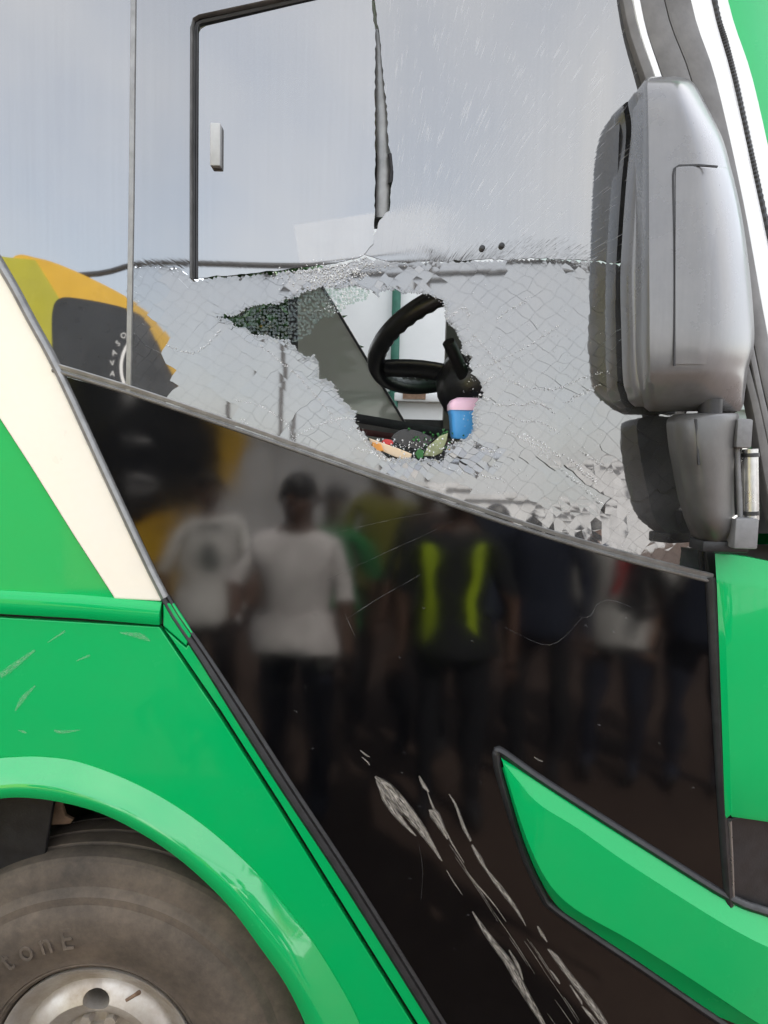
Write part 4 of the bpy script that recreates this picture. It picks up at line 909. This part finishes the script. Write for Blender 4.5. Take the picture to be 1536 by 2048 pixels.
# ------------------------------------------------------------------ the crowd, mirrored in the black panel
def person(label, x, y, h=1.70, face=0.0, shirt='shirt_grey', legs='trousers_navy', skin='skin', arms=None, sleeve=.55, lean=0.0, build=1.0, extra=None, hat=None):
    k = h / 1.72; E = empty('person', (x, y, 0)); tag(E, label, 'person', 'crowd around the bus')
    arms = arms or {}
    J = []; ED = []; RD = []
    def add(co, r_, par=None):
        J.append(Vector(co) * k); RD.append((r_[0] * k * build, r_[1] * k * build) if isinstance(r_, tuple) else (r_ * k, r_ * k))
        if par is not None: ED.append((par, len(J) - 1))
        return len(J) - 1
    ly = lean
    pel = add((0, 0, .96), (.155, .115)); wa = add((0, .01 + ly * .3, 1.10), (.15, .108), pel); chs = add((0, ly * .7, 1.28), (.168, .115), wa); nb = add((0, ly, 1.43), (.12, .085), chs)
    nk = add((0, ly + .01, 1.50), .055, nb); jw = add((0, ly + .035, 1.575), .072, nk); hd_ = add((0, ly + .02, 1.645), .088, jw)
    limb = {}
    for s in (-1, 1):
        el, wr = arms.get(s, ((s * .26, .00 + ly, 1.14), (s * .27, .09 + ly, .90)))
        sh = add((s * .185, ly, 1.40), .062, nb); e_ = add(el, .046, sh); w_ = add(wr, .033, e_)
        d_ = (Vector(wr) - Vector(el)).normalized(); pm = add(Vector(wr) + d_ * .07, .036, w_); limb[s] = (Vector(wr), d_, el)
        hp = add((s * .095, 0, .86), .092, pel); kn = add((s * .115, .025, .50), .066, hp); an = add((s * .12, -.01, .10), .046, kn); add((s * .13, .13, .045), .042, an)
    me_ = bpy.data.meshes.new('body'); me_.from_pydata([tuple(c_) for c_ in J], ED, []); o_ = bpy.data.objects.new('body', me_); COL.objects.link(o_)
    sk = o_.modifiers.new('s', 'SKIN'); sk.use_smooth_shade = True
    for i_, sv in enumerate(me_.skin_vertices[0].data): sv.radius = RD[i_]; sv.use_root = (i_ == 0)
    ss = o_.modifiers.new('d', 'SUBSURF'); ss.levels = 2; ss.render_levels = 2
    dg_ = bpy.context.evaluated_depsgraph_get(); m2_ = bpy.data.meshes.new_from_object(o_.evaluated_get(dg_)); bpy.data.objects.remove(o_)
    bm_ = bmesh.new(); bm_.from_mesh(m2_)
    nbody = len(bm_.faces)
    for s in (-1, 1):                                    # five separate, slightly curled fingers per hand
        wr, d_, _ = limb[s]; side = d_.cross(Vector((0, 0, 1))).normalized() if abs(d_.z) < .95 else Vector((0, 1, 0)); pal = d_.cross(side)
        for f_ in range(4):
            b0 = (wr + d_ * .085 + side * (.022 * (f_ - 1.5))) * k; ln = (.07, .08, .075, .058)[f_] * k
            tube(bm_, [b0, b0 + d_ * ln * .5 + pal * .004, b0 + d_ * ln * .9 + pal * .018 * s], [.0095 * k, .0088 * k, .0065 * k], 6)
        b0 = (wr + d_ * .035 + side * -.03) * k; tube(bm_, [b0, b0 + (d_ * .6 - side * .7) * .035 * k, b0 + (d_ * .9 - side * .5) * .062 * k], [.011 * k, .010 * k, .008 * k], 6)
    hc = Vector((0, ly + .025, 1.635)) * k
    tube(bm_, [hc + Vector((0, .075, .02)) * k, hc + Vector((0, .102, -.012)) * k, hc + Vector((0, .08, -.022)) * k], [.010 * k, .016 * k, .012 * k], 8)   # nose
    for s in (-1, 1): tube(bm_, [hc + Vector((s * .083, 0, .03)) * k, hc + Vector((s * .095, -.012, .0)) * k, hc + Vector((s * .083, 0, -.035)) * k], [.010 * k, .018 * k, .008 * k], 6)
    mats_ = [M[skin], M[shirt], M[legs], M['shoe']]
    for i_, f_ in enumerate(bm_.faces):
        f_.smooth = True
        if i_ >= nbody: f_.material_index = 0; continue
        c_ = f_.calc_center_median() / k; mi = 0
        if c_.z < .085: mi = 3
        elif c_.z < .93 and abs(c_.x) < .235 and not any((c_ - limb[s][0]).length < .16 for s in (-1, 1)): mi = 2
        else:
            mi = 1
            if c_.z > 1.475 and abs(c_.x) < .11: mi = 0
            for s in (-1, 1):
                el = Vector(limb[s][2]); shd = Vector((s * .185, ly, 1.40)); wr = limb[s][0]
                def pd(a__, b__):
                    t_ = max(0, min(1, (c_ - a__).dot(b__ - a__) / (b__ - a__).length_squared)); return (c_ - a__ - (b__ - a__) * t_).length, t_
                d1, t1 = pd(shd, el); d2, t2 = pd(el, wr + (wr - el).normalized() * .1)
                if min(d1, d2) < .075 and s * c_.x > .17:
                    along = t1 * .5 if d1 < d2 else .5 + t2 * .5
                    mi = 1 if along < sleeve else 0
        f_.material_index = mi
    M_ = Matrix.Translation((x, y, 0)) @ Matrix.Rotation(face, 4, 'Z')
    bm_.transform(M_); bo_ = from_bm('body', bm_, mats_, E)
    for p__ in bo_.data.polygons: p__.use_smooth = True
    # hair or cap, eyes and mouth
    rows_ = []
    for i_ in range(8):
        ph = i_ / 7 * math.pi * .56; zz = math.cos(ph); rr_ = math.sin(ph)
        rows_.append([M_ @ (hc + Vector((math.cos(6.2832 * t_ / 20) * .098 * rr_, math.sin(6.2832 * t_ / 20) * .108 * rr_ - .010 - (.035 * max(0, -zz + .3) if math.sin(6.2832 * t_ / 20) > 0 else 0), .115 * zz + .012 + (.03 * rr_ if math.sin(6.2832 * t_ / 20) > .3 else 0))) * k) if False else
                      M_ @ (hc + Vector((math.cos(6.2832 * t_ / 20) * .090 * rr_, math.sin(6.2832 * t_ / 20) * .097 * rr_ - .012, .100 * zz + .012 + (.045 * max(0, math.sin(6.2832 * t_ / 20)) * rr_))) * k) for t_ in range(20)])
    from_bm('cap' if hat else 'hair', grid_mesh(rows_, closed_u=True), M[hat or 'hair'], E, smooth=True)
    for s in (-1, 1):
        bm_ = bmesh.new(); bmesh.ops.create_uvsphere(bm_, u_segments=8, v_segments=6, radius=.012 * k); bm_.transform(M_ @ Matrix.Translation((hc + Vector((s * .034, .082, .028)) * k))); from_bm('eye', bm_, M['hair'], E, smooth=True)
    bm_ = bmesh.new(); tube(bm_, [M_ @ (hc + Vector((-.026, .078, -.048)) * k), M_ @ (hc + Vector((0, .090, -.050)) * k), M_ @ (hc + Vector((.026, .078, -.048)) * k)], [.004, .008, .004], 6); from_bm('mouth', bm_, M['mouth_brown'], E)
    rows_ = []
    for z_, fl_ in ((1.06, .985), (1.0, 1.04), (.94, 1.08), (.885, 1.10), (.872, 1.09), (.875, 1.03)):
        rows_.append([M_ @ (Vector((math.cos(6.2832 * t_ / 36) * .168 * build * fl_, math.sin(6.2832 * t_ / 36) * .128 * build * fl_ + .01 + ly * .2, z_ + .008 * math.sin(t_ * 1.1 + x * 9))) * k) for t_ in range(36)])
    from_bm('shirt_hem', grid_mesh(rows_, closed_u=True), M[shirt], E, smooth=True)
    def patch(name, pts, mat, off=.135, thick=.006):
        """a strip of cloth lying on the chest: pts (x, z) in body units"""
        rows_ = []
        for (xa, xb, z_) in pts:
            row = []
            for t_ in range(5):
                x_ = xa + (xb - xa) * t_ / 4; w_ = .17 * build; yy = ly * max(0, min(1, (z_ - 1.0) / .4)) + off * build * math.sqrt(max(.15, 1 - (x_ / w_) ** 2 * .55)) * (1 if z_ < 1.36 else .86)
                row.append(M_ @ (Vector((x_, yy, z_)) * k))
            rows_.append(row)
        from_bm(name, grid_mesh(rows_), M[mat], E, smooth=True)
    for e_ in (extra or []): patch(*e_)
    return E
def at(px, py, d):
    v_ = V(px, py, d); return v_.x, v_.y
def stripe(x0, x1, w_=.045): return [(x0 - w_ / 2 + (x1 - x0) * t_ / 8, x0 + w_ / 2 + (x1 - x0) * t_ / 8, 1.42 - .56 * t_ / 8) for t_ in range(9)]
x_, y_ = at(905, 1300, 2.02)
person('person in black vest with two lime green reflective stripes', x_, y_, 1.74, 0, 'shirt_black', 'trousers_black', 'skin_dark', None, .45, 0, 1.12,
       [('reflective_stripe', stripe(-.125, -.10), 'hi_vis'), ('reflective_stripe', stripe(.10, .075), 'hi_vis')])
x_, y_ = at(596, 1300, 2.02)
person('person in pale grey T-shirt and navy trousers', x_, y_, 1.72, R(12), 'shirt_grey', 'trousers_navy', 'skin_dark', {-1: ((-.30, .10, 1.20), (-.20, .33, 1.10))}, .5, .03, 1.28)
x_, y_ = at(415, 1200, 2.75)
person('person in white T-shirt with dark emblem and collar', x_, y_, 1.70, R(-20), 'shirt_white', 'trousers_black', 'skin_dark', {1: ((.28, .10, 1.15), (.20, .30, 1.0))}, .5, 0, 1.15,
       [('emblem', [(-.06, .03, 1.32), (-.08, .06, 1.26), (-.05, .05, 1.20)], 'collar_green'), ('collar', [(-.10, .10, 1.44), (-.09, .09, 1.41)], 'collar_green')])
x_, y_ = at(668, 1200, 3.1)
person('person in green shirt behind the grey T-shirt', x_, y_, 1.62, R(5), 'shirt_green', 'trousers_black', 'skin_dark')
x_, y_ = at(765, 1200, 3.5)
person('person in olive yellow shirt at the back of the crowd', x_, y_, 1.78, 0, 'shirt_olive', 'trousers_black', 'skin_dark')
x_, y_ = at(1075, 1300, 2.5)
person('person all in dark blue right of the striped vest', x_, y_, 1.76, R(8), 'shirt_navy', 'trousers_black', 'skin_dark', None, .9, 0, 1.15)
x_, y_ = at(1235, 1300, 2.55)
person('person in white shirt with red lanyard', x_, y_, 1.66, R(25), 'shirt_white', 'trousers_navy', 'skin_dark', {1: ((.30, .05, 1.22), (.34, .24, 1.34))}, .95, .02, 1.0,
       [('lanyard', [(.05, .075, 1.43), (.02, .045, 1.3), (-.015, .015, 1.16)], 'lanyard_red'), ('jacket_front', [(.075, .15, 1.43), (.05, .15, 1.2), (.03, .15, 1.0)], 'shirt_black')])
x_, y_ = at(1400, 1300, 2.45)
person('person in navy shirt at the right end of the crowd', x_, y_, 1.72, R(20), 'shirt_navy', 'trousers_navy', 'skin', None, .5, 0, 1.1)
for k, (px, d_, hh, lab, sh_) in enumerate(((850, 2.9, 1.70, 'person in black top just behind the striped vest', 'shirt_black'),
                                 (985, 3.1, 1.78, 'person in navy top behind the gap right of the striped vest', 'shirt_navy'), (1160, 3.2, 1.74, 'person in black top behind the white shirt with lanyard', 'shirt_black'), (1320, 3.0, 1.7, 'person in black top at the back on the right', 'shirt_black'))):
    x_, y_ = at(px, 1300, d_); person(lab, x_, y_, hh, R(10 - 5 * k), sh_, 'trousers_black', 'skin_dark', None, .6, 0, 1.15)
# ------------------------------------------------------------------ scrapes and scuffs on the paint
def ribbon(name, pts, mat, parent=BUS, Y=-.0015, yf=None):
    """pts: (px, py, width px); UV x across, y along"""
    sp = spline(pts, 5); me_ = bpy.data.meshes.new(name); vs_ = []; fs = []; uvs = []; acc = random.random() * 20; n_ = len(sp); u0 = random.random() * 5
    for i_, (a_, b_, w_) in enumerate(sp):
        a0, b0, _ = sp[max(i_ - 1, 0)]; a1, b1, _ = sp[min(i_ + 1, n_ - 1)]; tx, ty = a1 - a0, b1 - b0; l_ = math.hypot(tx, ty) or 1; nx, ny = -ty / l_, tx / l_
        if i_: acc += math.hypot(a_ - sp[i_ - 1][0], b_ - sp[i_ - 1][1]) / 60
        for s_ in (-.5, .5):
            q_ = P(a_ + nx * w_ * s_, b_ + ny * w_ * s_, Y)
            if yf: q_.y += yf(q_)
            vs_.append(q_); uvs.append((s_ + .5, acc))
        if i_: k_ = 2 * i_; fs.append((k_ - 2, k_ - 1, k_ + 1, k_))
    me_.from_pydata([tuple(v_) for v_ in vs_], [], fs); uvl = me_.uv_layers.new(name='UVMap')
    for lp in me_.loops: uvl.data[lp.index].uv = uvs[lp.vertex_index]
    return link(name, me_, M[mat], parent)
for pts in ([(750, 1553, 4), (775, 1575, 22), (810, 1618, 26), (845, 1662, 18), (884, 1722, 3)], [(752, 1560, 3), (775, 1600, 20), (802, 1640, 12), (832, 1672, 3)], [(800, 1588, 3), (822, 1622, 12), (850, 1665, 12), (880, 1718, 3)],
            [(838, 1552, 3), (848, 1572, 10), (858, 1584, 3)], [(858, 1620, 3), (868, 1628, 22), (880, 1648, 16), (895, 1678, 4)], [(855, 1584, 2), (870, 1622, 6), (905, 1688, 4), (928, 1725, 2)],
            [(898, 1588, 2), (912, 1612, 6), (928, 1655, 8), (942, 1682, 6)], [(944, 1690, 5), (960, 1718, 11), (972, 1738, 6), (1000, 1775, 11), (1030, 1815, 8), (1052, 1852, 2)],
            [(893, 1740, 1.5), (908, 1765, 3), (925, 1790, 1.5)], [(930, 1738, 2), (950, 1765, 4), (985, 1805, 3), (1012, 1843, 1.5)], [(945, 1823, 3), (965, 1855, 10), (990, 1890, 14), (1020, 1930, 18), (1050, 1985, 16), (1085, 2045, 10), (1110, 2090, 3)],
            [(1018, 1900, 3), (1035, 1930, 8), (1046, 1960, 3)], [(1075, 1852, 3), (1084, 1868, 8), (1094, 1884, 2)], [(1096, 1898, 4), (1112, 1915, 12), (1130, 1940, 12), (1165, 1985, 14), (1195, 2025, 15), (1230, 2080, 8)],
            [(1100, 1940, 3), (1112, 1956, 7), (1120, 1968, 2)], [(1140, 1970, 3), (1160, 2000, 6), (1164, 2010, 2)], [(1164, 2012, 3), (1180, 2030, 9), (1200, 2056, 8)],
            [(720, 1500, 2), (732, 1510, 4), (740, 1514, 1)], [(724, 1514, 2), (735, 1524, 4), (740, 1531, 1)], [(1068, 1514, 1.5), (1078, 1520, 4), (1086, 1523, 1.5)]):
    ribbon('scrape_mark', pts, 'scrape')
for pts in ([(655, 1160, 1), (760, 1110, 2), (845, 1072, 1.2), (905, 1042, 1)], [(690, 1240, 1), (760, 1195, 2.2), (840, 1150, 1.2)], [(1010, 1255, 1), (1100, 1290, 1.6), (1165, 1235, 1.4)], [(1158, 1234, 1.4), (1180, 1232, 2), (1196, 1208, 2.2), (1222, 1200, 2), (1262, 1214, 1)],
            [(660, 1068, 1), (780, 1040, 1.4), (900, 1018, 1)], [(690, 1228, 1.4), (705, 1262, 2), (712, 1275, 1)], [(838, 1690, .8), (845, 1740, 1.4), (842, 1800, .8)]):
    ribbon('scratch', [(a_, b_, w_ * .8) for a_, b_, w_ in pts], 'scratch_fine')
for k in range(14):
    t = random.random(); a = 880 + 260 * t + random.gauss(0, 26); b_ = 1690 + 330 * t + random.gauss(0, 14); l_ = random.uniform(20, 90)
    ribbon('scratch', [(a, b_, .6), (a + l_ * .5, b_ + l_ * .72, random.uniform(.8, 1.8)), (a + l_ * .96, b_ + l_ * 1.45, .5)], 'scrape')
for k in range(26):
    a = random.uniform(480, 1400); b_ = random.uniform(1150, 2000)
    if in_poly(a, b_, [(480, 1350), (640, 1060), (1400, 1200), (1420, 1700), (1000, 1480), (1080, 1800), (1300, 2000), (950, 2040), (780, 1820)]): ribbon('stone_chip', [(a, b_, 1), (a + random.uniform(1, 5), b_ + random.uniform(-3, 4), random.uniform(1.2, 3)), (a + 6, b_ + 2, .6)], 'scratch_fine')
for pts in ([(30, 1422, 3), (45, 1398, 12), (70, 1372, 3)], [(0, 1352, 14), (30, 1330, 14), (70, 1300, 5)], [(95, 1285, 2), (130, 1262, 6)], [(108, 1460, 3), (122, 1464, 9), (160, 1460, 2)], [(36, 1460, 2), (46, 1463, 6), (54, 1466, 2)], [(240, 1265, 3), (280, 1272, 14), (300, 1282, 3)], [(152, 1322, 2), (176, 1312, 6), (180, 1310, 1)]):
    ribbon('scuff_mark', pts, 'scuff_pale', Y=-.0012)
